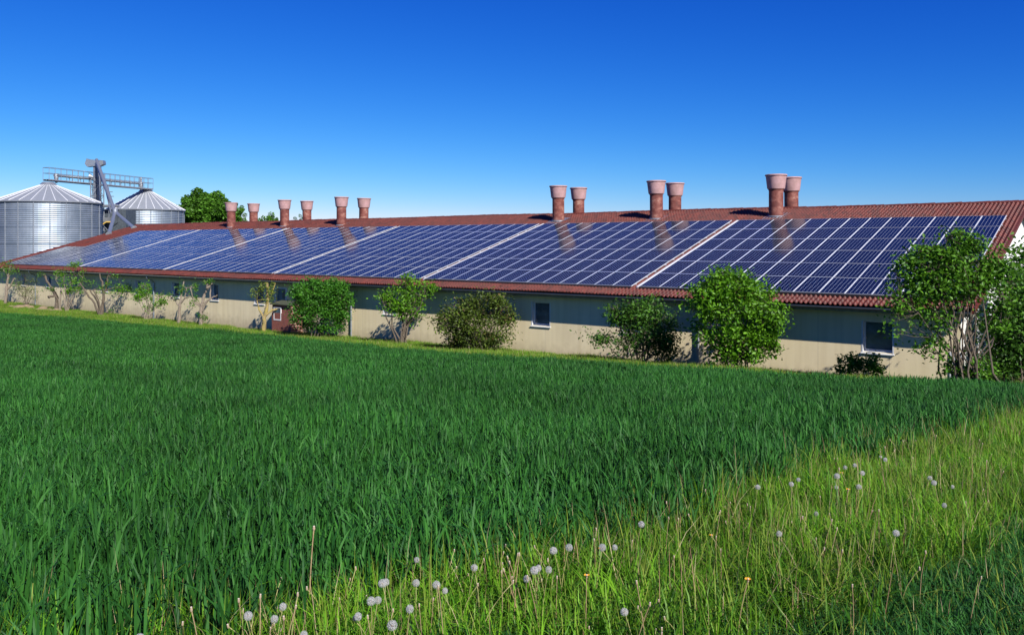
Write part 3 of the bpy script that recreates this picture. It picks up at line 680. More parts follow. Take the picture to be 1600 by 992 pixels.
# chute onto the barn roof
FP = [(-43.46,90.12,.93),(-41.41,91.69,1.60)]
J = W3(180, 333, 101.0)
ch = empty('grain_chute', tuple(J), label='long slanting steel chute pipe forking onto the far end of the barn roof', cat='chute')
b = MB(); b.tube(rel(ch, [W3(151, 250, YT-.9), J]), .21, 14); b.build('main_pipe', M['zinc'], ch, True)
b = MB(); b.tube(rel(ch, [W3(150, 256, YT-1.3), W3(166, 300, 108), J-Vector((.5,0,0))]), .10, 6); b.build('return_pipe', M['zinc'], ch, True)
for p in FP:
    b = MB(); P_ = Vector(p); D_ = P_-J; b.tube(rel(ch, [J+Vector((0,0,.1)), P_-D_.normalized()*.3, P_]), [.2,.2,.22], 12); b.tube(rel(ch, [P_-D_.normalized()*.15, P_+D_.normalized()*.02]), .33, 12); b.build('branch_pipe', M['zinc'], ch, True)
b = MB(); b.tube(rel(ch, [J+Vector((0,0,.5)), J-Vector((0,0,.35))]), [.3,.36], 12); b.build('junction', M['galv'], ch, True)

# ------------------------------------------------------------------ shrubs and trees
def leaves_mesh(name, C, size, mat, rs, tilt=.9):
    n = len(C); s = size*rs.uniform(.65, 1.35, n)
    nrm = rs.normal(size=(n,3)); nrm[:,2] = np.abs(nrm[:,2])*tilt+.25; nrm /= np.linalg.norm(nrm,axis=1)[:,None]
    a = rs.normal(size=(n,3)); a -= nrm*(a*nrm).sum(1)[:,None]; a /= np.linalg.norm(a,axis=1)[:,None]
    b = np.cross(nrm, a)
    f = .22*s[:,None]
    P0 = C - a*s[:,None]; P1 = C + b*(s*.55)[:,None] + nrm*f; P2 = C + a*s[:,None]*1.1; P3 = C - b*(s*.55)[:,None] + nrm*f
    V = np.stack([P0,P1,P2,P3],1).reshape(-1,3); i = np.arange(n)*4
    T = np.concatenate([np.stack([i,i+1,i+2],1), np.stack([i,i+2,i+3],1)])
    return np_mesh(name, V, tris=T, mats=[mat])
def shrub(name, px, off, lobes, nleaf, lsize, mat, bark, label, cat, stems=6, seed=1, spread=.35, csz=.28, depth=.75, upright=False, stemr=.03, group=None, twigs=True, ncl=70, nstart=1):
    """lobes: (centre x px, centre y px, half width px, half height px, weight)"""
    rs = np.random.RandomState(seed); X, Y = at(px, DW-off); z0 = float(gz(X, Y)); k = Y/F
    root = empty(name, (X, Y, z0), 0, label=label, cat=cat, group=group)
    py0 = HY - z0/k
    Lb = [((cx-px)*k, (py0-cy)*k, rx*k, ry*k, w) for cx,cy,rx,ry,w in lobes]
    w = np.array([l[4] for l in Lb], float); w /= w.sum()
    cl = []
    for i in range(ncl):
        l = Lb[rs.choice(len(Lb), p=w)]
        while True:
            u = rs.uniform(-1,1,3)
            if np.linalg.norm(u) < 1: break
        rr = np.linalg.norm(u)**.55; u = u/np.linalg.norm(u)*rr*(rs.uniform(1.08,1.32) if i % 6 == 0 else 1)
        cl.append((l[0]+u[0]*l[2], u[1]*min(l[2],l[3]*1.3)*depth, max(.12, l[1]+u[2]*l[3])))
    cl = np.array(cl)
    b = MB(); nodes = []
    order = rs.permutation(len(cl))
    tips = cl[order[:stems]]
    for t in tips:
        bs = np.array([rs.normal()*.06*nstart, rs.normal()*.06*nstart, -.05]); n_ = 6; path = []
        for j in range(n_):
            f = j/(n_-1); p = bs*(1-f) + t*f; p[0:2] = bs[0:2]*(1-f) + t[0:2]*(f**1.35) ; p = p + rs.normal(size=3)*.035*(1 if 0<j<n_-1 else 0)*max(.6,t[2])
            path.append(p)
        rad = [stemr*(1-.75*j/(n_-1)) for j in range(n_)]
        b.tube(path, rad, 6); nodes += path[1:]
    nodes = np.array(nodes)
    if twigs:
        for c in cl:
            d_ = np.linalg.norm(nodes-c,axis=1)+np.maximum(nodes[:,2]-c[2],0)*2; p = nodes[np.argmin(d_)]
            mid = (p+c)/2 + rs.normal(size=3)*.06; b.tube([p, mid, c], [stemr*.4, stemr*.28, stemr*.12], 4, False)
            for _ in range(3):
                e = c+rs.normal(size=3)*csz*.9; b.tube([mid*.3+c*.7, e], [stemr*.16, stemr*.08], 3, False)
    b.build('stems', bark, root)
    per = rs.gamma(3, 1, len(cl)); per /= per.sum(); cnt = rs.multinomial(nleaf, per)
    C = np.repeat(cl, cnt, 0); g = rs.normal(size=C.shape)*csz*np.repeat(rs.uniform(.6,1.3,len(cl)), cnt)[:,None]
    g[:,2] *= .8
    if upright: g[:,2] += np.abs(rs.normal(size=len(g)))*csz*.8
    C = C+g; C = C[C[:,2] > .02]
    link(bpy.data.objects.new('foliage', leaves_mesh('foliage', C, lsize, mat, rs)), root)
    return root
def stub_tree(name, px, off, polys, tufts, nleaf, lsize, mat, bark, label, seed=1, csz=.13):
    """polys: list of [(x,y,r_px)...] limb outlines in picture units, turned into metres at the tree's own distance"""
    rs = np.random.RandomState(seed); X, Y = at(px, DW-off); z0 = float(gz(X, Y)); k = Y/F; py0 = HY - z0/k
    root = empty(name, (X, Y, z0), 0, label=label, cat='tree', group='pruned trees in front of the barn wall')
    b = MB(); q = lambda x,y,d=0: Vector(((x-px)*k, d, (py0-y)*k))
    tips = []
    for pl in polys:
        dz = rs.uniform(-.5,.5); pts = []; rr = []
        # depth drifts along the limb
        d0 = 0 if abs(pl[0][1]-py0) < 8 else pl[0][3] if len(pl[0]) > 3 else 0
        n_ = len(pl)
        for j, p in enumerate(pl):
            pts.append(q(p[0], p[1], dz*j/(n_-1)*(0 if pl is polys[0] else 1))); rr.append(max(p[2]*k, .012))
        if abs(pl[0][1]-py0) < 8: pts[0].z = -.1
        fine = [pts[0]]; fr = [rr[0]]
        for j in range(n_-1):
            for u in (.33,.66,1.0):
                w_ = rs.normal(size=3)*.025 if u < 1 else np.zeros(3)
                fine.append(pts[j].lerp(pts[j+1], u)+Vector(w_)); fr.append((rr[j]*(1-u)+rr[j+1]*u)*rs.uniform(.88,1.15))
        b.tube(fine, fr, 8); tips.append(pts[-1])
    for (x,y,rx,ry,w) in tufts:
        for _ in range(5):
            p = q(x+rs.uniform(-rx,rx)*.8, y+rs.uniform(-ry,ry)*.8, rs.uniform(-.2,.2)); t = min(tips, key=lambda a: (a-p).length)
            b.tube([t, (t+p)/2+Vector(rs.normal(size=3)*.04), p], [.014,.01,.005], 4, False)
    b.build('trunk', bark, root, True)
    C = []; tw_ = sum(t[4] for t in tufts)
    for (x,y,rx,ry,w) in tufts:
        m_ = int(nleaf*w/tw_); nclu = max(3, int(6*w)); cc = [q(x+rs.uniform(-rx,rx), y+rs.uniform(-ry,ry), rs.uniform(-1,1)*rx*k*.7) for _ in range(nclu)]
        for i in range(m_): C.append(np.array(cc[rs.randint(nclu)])+rs.normal(size=3)*csz*rs.uniform(.5,1.1))
    C = np.array(C); C = C[C[:,2] > .02]
    link(bpy.data.objects.new('foliage', leaves_mesh('foliage', C, lsize, mat, rs)), root)
lf_bright = leaf_mat('bright_spring_leaf', (.05,.155,.008), (.15,.34,.015), patch=(1.2,.7,1.15))
lf_mid = leaf_mat('mid_green_leaf', (.04,.125,.010), (.12,.28,.018), patch=(1.2,.7,1.2))
lf_dense = leaf_mat('privet_leaf', (.03,.12,.012), (.085,.26,.02), patch=(1.5,.75,1.1))
lf_dark = leaf_mat('dark_leaf', (.03,.09,.012), (.08,.19,.02), patch=(1.0,.6,1.3))
lf_red = leaf_mat('reddish_dark_leaf', (.045,.07,.012), (.11,.17,.02), c3=(.16,.08,.045), patch=(1.0,.6,1.3))
lf_olive = leaf_mat('olive_leaf', (.09,.13,.03), (.17,.22,.05))
lf_far = leaf_mat('far_tree_leaf', (.045,.13,.012), (.10,.24,.02), patch=(.35,.55,1.3))

stub_tree('pruned_tree', 8, 1.6, [[(8,468,2.2),(10,450,2),(14,430,1.6),(16,416,1.2)],[(9,455,1.6),(18,444,1.3),(24,434,.9)],[(13,432,1),(4,418,.7)]], [(5,425,10,16,4),(18,418,9,10,3),(22,440,6,8,1)], 700, .06, lf_mid, M['bark_pale'], 'small leafy fork-trunked tree at the extreme left of the barn wall', 11, .22)
shrub('shrub', 42, 1.5, [(40,447,17,20,3),(30,450,10,14,1),(50,455,8,12,1)], 900, .05, lf_olive, M['bark'], 'thin greyish green shrub, first bush right of the forked tree at the left edge', 'shrub', 10, 12, csz=.22, ncl=45)
stub_tree('pruned_tree', 88, 1.6, [[(88,478,3.2),(89,466,3),(85,456,2.6)],[(85,458,2.4),(76,446,1.7),(69,436,1.5),(65,430,2.2)],[(86,462,1.5),(80,464,2.2)]], [(65,430,4,3,1),(76,452,9,4,2)], 260, .055, lf_mid, M['bark'], 'leaning thick pollard stump with a knobbly head, beside the wooden stake', 13, .14)
X_, Y_ = at(93.5, DW-1.8); z_ = float(gz(X_, Y_)); b = MB(); kk = Y_/F
b.tube([(0,0,-.2),(.02,0,.9),(.10,0,(480-447)*kk)], [.075,.075,.07], 8)
o = b.build('wooden_stake', M['bark_pale'], None); o.location = (X_, Y_, z_); tag(o, 'plain wooden stake standing right of the leaning pollard stump', 'stake')
shrub('shrub', 104, 1.6, [(112,440,20,17,4),(120,415,9,8,1),(92,428,12,7,1),(128,426,7,7,.7),(118,455,13,9,1.2)], 1500, .065, lf_bright, M['bark_pale'], 'bushy bright green shrub on a leaning stem, right of the wooden stake', 'shrub', 7, 14, csz=.2, ncl=50, stemr=.05)
stub_tree('pruned_tree', 158, 1.6, [[(159,490,3.5),(160,478,2.5),(162,460,2),(160,440,1.4),(156,428,.9)],[(157,489,2),(148,474,1.5),(136,458,1.2),(126,444,.9)],[(158,488,1.8),(152,470,1.2),(142,452,.9)],[(159,488,1.6),(156,468,1.2),(150,452,.8)],[(160,470,1.4),(166,448,1),(168,430,.8)],[(163,455,1),(176,450,.8),(190,448,.6)]],
   [(188,452,13,6,4),(168,446,7,9,1),(150,450,8,8,1),(180,433,8,3,.4),(172,485,6,3,.5)], 900, .06, lf_bright, M['bark'], 'pruned tree of slanting bare stems with one leafy arm reaching right', 15, .18)
shrub('shrub', 231, 1.6, [(232,468,19,13,3),(214,458,9,9,1),(228,450,9,7,.8),(252,466,11,7,1),(250,478,8,4,.5)], 1500, .065, lf_bright, M['bark_pale'], 'low open bright green shrub before the second downpipe from the left', 'shrub', 7, 16, csz=.17, ncl=45, stemr=.045)
stub_tree('pruned_tree', 280, 1.6, [[(280,502,2.6),(280,488,2.3),(281,474,2)],[(281,478,1.7),(270,468,1.2),(263,462,.8)],[(281,476,1.6),(282,458,1.2),(284,440,.8)],[(282,474,1.5),(290,466,1),(300,462,.7)],[(288,468,1),(291,450,.8)]],
   [(283,448,6,10,2),(270,462,7,6,1.2),(296,458,6,8,1),(302,446,5,5,.5)], 420, .055, lf_mid, M['bark_pale'], 'slender pruned tree with thin upright shoots, left of the thicker pollard', 17, .13)
stub_tree('pruned_tree', 314, 1.6, [[(313,506,3),(314,492,2.7),(314,476,2.4)],[(314,478,2.2),(319,460,2),(323,448,1.8),(316,439,1.3)],[(322,450,1.4),(328,444,1.1)],[(316,486,1.9),(324,470,1.5),(332,465,1.1),(340,461,.8)],[(326,470,1.2),(328,453,.9)],[(313,480,1.2),(303,470,.9),(299,450,.6)]],
   [(325,440,7,3,1),(305,470,8,8,1.3),(302,450,5,7,.7),(318,492,7,7,1.3)], 520, .055, lf_mid, M['bark_pale'], 'pollarded tree with pale cut stubs, in front of the window left of centre', 18, .13)
stub_tree('pruned_tree', 412, 1.6, [[(412,517,3.6),(413,504,3.2),(412,494,2.8)],[(413,497,2.5),(417,478,2.4),(417,460,2),(416,442,1.6)],[(412,496,1.8),(404,484,1.2),(400,470,1)],[(414,494,2),(424,485,1.7),(436,482,1),(441,482,.7)],[(418,470,1.4),(424,456,1),(427,443,.8)]],
   [(416,447,11,6,2),(400,458,8,7,1.5),(424,462,6,10,1.5),(414,472,4,10,.7)], 560, .055, leaf_mat('yellowish_leaf', (.08,.15,.015), (.20,.24,.03)), M['bark_lichen'], 'pruned tree with yellow lichened trunk, in front of the grey door', 19, .14)
shrub('clipped_bush', 502, 2.2, [(502,462,40,25,4),(500,494,42,24,3),(524,470,24,30,1.5),(475,468,20,24,1.5)], 22000, .062, lf_dense, M['bark'], 'dense rounded fresh green bush reaching the eaves, right of the brick lean-to', 'bush', 14, 20, csz=.2, ncl=230, depth=.7, nstart=5)
shrub('small_tree', 628, 2.1, [(625,468,30,20,3),(650,462,22,16,1.3),(600,464,16,10,1),(668,448,14,6,.8),(640,490,22,14,.9),(636,440,16,8,1)], 3600, .065, lf_bright, M['bark'], 'airy small tree with several thin trunks, standing alone between two dense bushes', 'tree', 12, 21, csz=.2, ncl=95, stemr=.055, nstart=2)
shrub('bush', 745, 2.3, [(745,505,52,38,4),(715,500,30,28,1.5),(775,500,30,38,2),(740,535,52,12,1.4),(760,470,32,12,1)], 11500, .064, lf_red, M['bark'], 'large loose bush of dark and reddish leaves with dead twiggy top', 'bush', 22, 22, csz=.22, ncl=220, nstart=9)
shrub('bush', 1000, 2.3, [(1010,515,42,40,4),(985,490,30,18,1.2),(1010,478,24,14,1),(960,535,28,20,1),(925,520,14,6,.35),(1040,530,26,30,1.2)], 8500, .062, lf_dark, M['bark'], 'dark green straggly bush overlapping the left side of the round bright bush', 'bush', 16, 23, csz=.24, ncl=150, nstart=5)
shrub('bush', 1150, 2.7, [(1148,500,62,48,4),(1140,450,42,22,2),(1110,470,34,26,1.3),(1190,490,34,40,1.4),(1160,545,50,26,1.6)], 13500, .074, lf_bright, M['bark'], 'big round bright green bush rising above the eaves beside a downpipe', 'bush', 22, 24, csz=.21, ncl=260, nstart=6)
shrub('low_shrub', 1342, 1.4, [(1342,574,34,13,3),(1330,563,20,8,1),(1365,570,16,12,1)], 1900, .055, lf_mid, M['bark'], 'low dark weedy clump under the nearest window', 'shrub', 10, 25, csz=.13, ncl=50, stemr=.015, nstart=4)
shrub('large_bush', 1508, 3.3, [(1490,430,62,42,4),(1450,420,42,34,2),(1515,408,38,28,1.5),(1430,465,36,26,1.2),(1565,425,30,24,.6),(1410,500,18,30,.5),(1500,380,26,18,.7),(1460,520,34,36,.7),(1510,575,30,12,.9),(1560,480,26,40,.9)], 10500, .070, lf_mid, M['bark'], 'tall spreading bush with many bare lower stems, covering the right corner of the barn', 'bush', 34, 26, csz=.21, ncl=330, depth=.42, nstart=6, stemr=.035)
shrub('bush', 1592, -1.5, [(1592,520,40,44,4),(1610,470,40,40,3),(1580,565,34,16,1.4)], 12000, .07, lf_dark, M['bark'], 'dark bush behind the barn corner at the right edge', 'bush', 14, 27, csz=.3, ncl=170, nstart=5)
shrub('bush', 1650, -4.5, [(1640,450,44,40,3),(1606,425,20,34,1.0),(1640,500,60,60,2)], 9000, .08, lf_mid, M['bark'], 'taller leafy bush beyond the barn gable, cut by the right edge of the picture', 'bush', 12, 28, csz=.35, ncl=140, nstart=5)

def far_tree(px, Y, top, base_w, label, seed, n=16000, mat=None, dome=1.0):
    rs = np.random.RandomState(seed); X = (px-800)/F*Y; z0 = float(gz(X, Y)); k = Y/F; H_ = zy(top, Y)-z0; r_ = base_w*k
    root = empty('broadleaf_tree', (X, Y, z0), 0, label=label, cat='tree', group='trees beyond the barn')
    b = MB(); b.tube([(0,0,-.2),(.1,0,H_*.25),(0,.1,H_*.6)], [r_*.09,r_*.07,r_*.03], 8)
    for j in range(9):
        a = rs.uniform(0,6.28); b.tube([(0,0,H_*rs.uniform(.2,.4)), (math.cos(a)*r_*.35, math.sin(a)*r_*.35, H_*.55), (math.cos(a)*r_*.75, math.sin(a)*r_*.75, H_*rs.uniform(.6,.85))], [r_*.04,r_*.025,r_*.01], 6)
    b.build('trunk', M['bark'], root)
    zc = H_*.56; hz = H_*.44; cl = []
    for i in range(150):
        u = rs.normal(size=3); u /= np.linalg.norm(u); q = rs.uniform(.2,1)**.5
        cl.append((u[0]*r_*.9*q, u[1]*r_*.9*q, zc+u[2]*hz*.93*q))
    cl = np.array(cl); m_ = n//150; C = np.repeat(cl, m_, 0); sz = np.repeat(rs.uniform(.6,1.25,150), m_)*r_*.19
    g = rs.normal(size=C.shape); g /= np.linalg.norm(g,axis=1)[:,None]; g *= (rs.uniform(.3,1,len(C))**.5)[:,None]
    C = C+g*sz[:,None]; C = C[C[:,2] > .5]
    link(bpy.data.objects.new('crown', leaves_mesh('crown', C, r_*.030+.05, mat or lf_far, rs)), root)
far_tree(319, 150, 299, 58, 'large round dense green tree, first right of the silos', 31, 60000)
far_tree(368, 162, 312, 22, 'smaller tree at the right flank of the round tree, behind the leftmost vents', 32, 14000)
far_tree(424, 175, 330, 26, 'low tree showing between the first two pairs of far vents', 33, 14000, lf_mid)
far_tree(466, 185, 334, 16, 'small dark tree top between the vents of the middle far pair', 34, 9000, lf_dark)
far_tree(750, 190, 334, 7, 'tiny tree tip peeping over the long empty stretch of ridge', 35, 1500, lf_olive)

# ------------------------------------------------------------------ grasses
def blades(n, area, rs, hmin, hmax, w, lean, z0=(0,0), curl=.5, wj=.3, seg=3, pos=None):
    """returns vertices and faces of n tapering blades rooted in a square of the given side"""
    if pos is None: pos = rs.uniform(-area/2, area/2, (n,2))
    h = rs.uniform(hmin, hmax, n); ww = w*rs.uniform(1-wj, 1+wj, n); a = rs.uniform(0, 6.283, n); ln = np.abs(rs.normal(0, lean, n))
    dirx, diry = np.cos(a), np.sin(a); fa = a + np.pi/2 + rs.normal(0,.5,n); fx, fy = np.cos(fa), np.sin(fa)
    zz = rs.uniform(z0[0], z0[1], n) if z0[1] > 0 else np.zeros(n)
    T = np.linspace(0, 1, seg+1); V = []
    cu = curl*rs.uniform(.1,1,n)**2
    for j, t in enumerate(T):
        hor = (ln*t + cu*t**2.4)*h; ver = h*(t - .5*(ln*t)**2 - .45*cu*t**3)
        x = pos[:,0]+dirx*hor; y = pos[:,1]+diry*hor; z = zz+ver
        wd = ww*(.55+.9*t-1.45*t**2.6)*.5 if j < seg else 0*ww
        if j < seg: V += [np.stack([x-fx*wd, y-fy*wd, z],1), np.stack([x+fx*wd, y+fy*wd, z],1)]
        else: V += [np.stack([x,y,z],1)]
    nv_ = 2*seg+1; V = np.stack(V,1).reshape(-1,3); i = (np.arange(n)*nv_)[:,None]
    q = np.concatenate([i+np.array([[2*j,2*j+1,2*j+3,2*j+2]]) for j in range(seg-1)])
    t = i+np.array([[2*seg-2,2*seg-1,2*seg]])
    return V, q, t
def merge(parts):
    V=[];Q=[];T=[];mq=[];mt=[];o=0
    for (v,q,t),m in parts: V.append(v);Q.append(q+o);T.append(t+o);mq.append(np.full(len(q),m));mt.append(np.full(len(t),m));o+=len(v)
    return np.vstack(V),np.vstack(Q),np.vstack(T),np.concatenate(mq+mt)
wheat1 = leaf_mat('wheat_leaf', (.009,.058,.010), (.042,.165,.020), rough=.6, trans=.16, patch=(.35,.68,1.2))
grassA = leaf_mat('verge_grass_leaf', (.035,.14,.005), (.17,.37,.016), rough=.5, trans=.3, patch=(.9,.5,1.25))
grassB = leaf_mat('yellow_grass_leaf', (.11,.20,.014), (.24,.30,.045), rough=.6, trans=.3)
straw = leaf_mat('dry_stem', (.30,.23,.11), (.50,.42,.24), rough=.7, trans=.2)
pinkst = leaf_mat('reddish_stem', (.25,.16,.08), (.36,.22,.13), rough=.7, trans=.2)
def hide_obj(name, me): return bpy.data.objects.new(name, me)      # source meshes are never linked to the scene
def coll(name, meshes):
    c = bpy.data.collections.new(name)
    for i, m in enumerate(meshes): c.objects.link(hide_obj(f'{name}_{i}', m))
    return c
rs = np.random.RandomState(7)
def wheat_tile(n, area, hs=1.0, ws=1.0):
    p = [(blades(int(n*.55), area, rs, .20*hs, .34*hs, .0185*ws, .13, (0,.05), .22), 0), (blades(int(n*.4), area, rs, .14*hs, .24*hs, .0150*ws, .36, (.10*hs,.2*hs), .7), 0), (blades(max(2,int(n*.05)), area, rs, .3*hs, .42*hs, .010*ws, .2, (0,.04), .8), 0)]
    V,Q,T,mi = merge(p); return np_mesh('wheat_tuft', V, Q, T, [wheat1], mi)
W_near = coll('wheat_near', [wheat_tile(82, .56) for _ in range(5)])
W_far = coll('wheat_far', [wheat_tile(200, 1.15, 1.0, 1.75) for _ in range(5)])
def verge_tile(n, area, hs=1.0, ws=1.0, dry=.03, yel=.14):
    p = [(blades(int(n*(1-yel-dry)), area, rs, .10*hs, .27*hs, .0078*ws, .45, (0,0), .9), 0), (blades(int(n*yel), area, rs, .16*hs, .34*hs, .0055*ws, .4, (0,0), .9), 1),
         (blades(max(1,int(n*dry*.6)), area, rs, .18*hs, .36*hs, .0034*ws, .3, (0,0), .4), 2), (blades(max(1,int(n*dry*.4)), area, rs, .18*hs, .34*hs, .0034*ws, .2, (0,0), .2), 3),
         (blades(int(n*.06), area, rs, .12*hs, .2*hs, .022*ws, .7, (0,0), .9), 0)]
    V,Q,T,mi = merge(p); return np_mesh('grass_tuft', V, Q, T, [grassA, grassB, straw, pinkst], mi)
V_near = coll('verge_near', [verge_tile(215, .5) for _ in range(4)]+[verge_tile(190, .5, 1.15, 1, .10, .25) for _ in range(2)]+[verge_tile(200, .5, .8, 1, .01, .08)])
V_far = coll('verge_far', [verge_tile(300, 1.0, 1.0, 2.2, .04, .3) for _ in range(4)])
Lawn = coll('lawn', [verge_tile(420, .5, .62, .95, .01, .05) for _ in range(3)])
Lawn.objects[0].data.materials[0] = wheat1
for o_ in Lawn.objects: o_.data.materials[0] = wheat1

def scatter(name, c, pts, rot, sc, kind='stuff', label=None, cat=None):
    me = bpy.data.meshes.new(name); me.vertices.add(len(pts)); me.vertices.foreach_set('co', np.asarray(pts, np.float32).ravel())
    for an, ty, val in (('ry','FLOAT',rot),('sc','FLOAT_VECTOR',sc)):
        a = me.attributes.new(an, ty, 'POINT'); a.data.foreach_set('value' if ty == 'FLOAT' else 'vector', np.asarray(val, np.float32).ravel())
    o = link(bpy.data.objects.new(name, me)); tag(o, label, cat, None, kind)
    ng = bpy.data.node_groups.new(name+'_scatter', 'GeometryNodeTree')
    ng.interface.new_socket('Geometry', in_out='INPUT', socket_type='NodeSocketGeometry'); ng.interface.new_socket('Geometry', in_out='OUTPUT', socket_type='NodeSocketGeometry')
    gi = ng.nodes.new('NodeGroupInput'); go = ng.nodes.new('NodeGroupOutput'); ip = ng.nodes.new('GeometryNodeInstanceOnPoints')
    ci = ng.nodes.new('GeometryNodeCollectionInfo'); ci.inputs['Collection'].default_value = c; ci.inputs['Separate Children'].default_value = True; ci.inputs['Reset Children'].default_value = True
    ip.inputs['Pick Instance'].default_value = True
    rv = ng.nodes.new('FunctionNodeRandomValue'); rv.data_type = 'INT'; rv.inputs['Min'].default_value = 0 if False else 0
    for s_ in rv.inputs:
        if s_.name == 'Min' and s_.type == 'INT': s_.default_value = 0
        if s_.name == 'Max' and s_.type == 'INT': s_.default_value = len(c.objects)-1
    n1 = ng.nodes.new('GeometryNodeInputNamedAttribute'); n1.data_type = 'FLOAT'; n1.inputs['Name'].default_value = 'ry'
    n2 = ng.nodes.new('GeometryNodeInputNamedAttribute'); n2.data_type = 'FLOAT_VECTOR'; n2.inputs['Name'].default_value = 'sc'
    cx = ng.nodes.new('ShaderNodeCombineXYZ')
    lk = ng.links.new
    lk(gi.outputs[0], ip.inputs['Points']); lk(ci.outputs[0], ip.inputs['Instance']); lk([s_ for s_ in rv.outputs if s_.type == 'INT'][0], ip.inputs['Instance Index'])
    lk(n1.outputs[0], cx.inputs[2]); lk(cx.outputs[0], ip.inputs['Rotation']); lk(n2.outputs[0], ip.inputs['Scale'])
    lk(ip.outputs[0], go.inputs[0])
    md = o.modifiers.new('scatter', 'NODES'); md.node_group = ng
    return o
# region boundaries, drawn on the ground
def ground_curve(pp, hh): return np.array([hit(x, y, hh) for x, y in pp])
bnd = ground_curve([(60,1010),(185,985),(360,950),(520,905),(690,870),(830,845),(960,812),(1090,775),(1210,735),(1330,700),(1460,668),(1600,636),(1680,615)], .22)
fx_ = [(-60,481),(0,487),(120,497),(240,508),(420,523),(560,536),(680,548),(860,557),(1000,567),(1240,582),(1440,592),(1560,597),(1680,604)]
far = ground_curve(fx_, .28)
lawnb = ground_curve([(1180,1010),(1290,930),(1400,880),(1500,845),(1600,815),(1700,790)], .12)
def side_of(curve, P):      # >0 : nearer than the curve (measured as angle-wise distance along the sight line)
    az = P[:,0]/P[:,1]; ca = curve[:,0]/curve[:,1]; r_ = np.interp(az, ca, curve[:,1]); return r_ - P[:,1]
def gridpts(y0, y1, step, jit, pad=.62):
    ys = np.arange(y0, y1, step); out = []
    for y in ys:
        m_ = pad*(y+1)+1.2; xs = np.arange(-m_-1, m_, step); out.append(np.stack([xs, np.full(len(xs), y)],1))
    P = np.vstack(out); P += rs.uniform(-jit, jit, P.shape); return P
def field(P):
    k = P[:,0]*nv[0]+P[:,1]*nv[1]; return P[k < DW-.25]
def do(name, c, P, smin, smax, label, cat, wig=0):
    n = len(P); z = gz(P[:,0], P[:,1]); s = rs.uniform(smin, smax, n)
    hz = s*(1+.16*np.sin(P[:,0]*.9+P[:,1]*.35)*np.sin(P[:,1]*.6-P[:,0]*.2+1)+.1*np.sin(P[:,0]*2.3+1)*np.sin(P[:,1]*1.9))
    return scatter(name, c, np.stack([P[:,0],P[:,1],z-.005],1), rs.uniform(0,6.283,n), np.stack([s,s,hz],1), 'stuff', label, cat)
P = gridpts(2.0, 20, .27, .13); wn = P[(side_of(bnd,P) < 0)]
P2 = gridpts(20, 90, .62, .3); P2 = field(P2); wf_ = P2[(side_of(far,P2) > 0)]
wob = lambda P: .25*np.sin(P[:,0]*2.1)+.18*np.sin(P[:,1]*3.1+P[:,0])
wn = wn[side_of(bnd, wn) < -.0+wob(wn)*.5]
do('wheat', W_near, wn, .85, 1.2, 'young green wheat in the near part of the field', 'wheat')
do('wheat', W_far, wf_, .72, 1.0, 'young green wheat in the distant part of the field towards the barn', 'wheat')
vn = P[(side_of(bnd,P) > -.35)]; inl = side_of(lawnb, vn) > .1*np.sin(vn[:,0]*5)
do('verge_grass', V_near, vn[~inl], .8, 1.3, 'tall wild grass of the verge between the wheat and the near lawn', 'grass')
do('lawn_grass', Lawn, vn[inl], .8, 1.2, 'shorter dark grass in the bottom right corner', 'grass')
P3 = gridpts(18, 100, .5, .25); k3 = P3[:,0]*nv[0]+P3[:,1]*nv[1]; P3 = P3[(k3 < DW+6)&((k3 < DW-.15)|(P3[:,0]*dv[0]+P3[:,1]*dv[1] < 5.2))&(side_of(far,P3) < .35)]
do('wall_side_grass', V_far, P3, .5, 1.05, 'rough yellow green grass strip along the foot of the barn wall', 'grass')
# dry earth showing at the far left field edge
X_, Y_ = hit(55, 484); b = MB(); rq = random.Random(5)
for i in range(16):
    x_ = rq.uniform(-3.2,3.2); y_ = rq.uniform(-.7,.7); r_ = rq.uniform(.2,.5)
    b.lathe([(r_,-.1),(r_*.85,r_*.3),(r_*.4,r_*.5),(0.01,r_*.52)], 8, (x_, y_+x_*-.7, rq.uniform(0,.1)))
o = b.build('dry_earth_clods', M['soil'], None, True); o.location = (X_, Y_, float(gz(X_,Y_))); tag(o, 'pale dry earth and straw heaps at the far left edge of the wheat', 'earth', None, 'stuff')

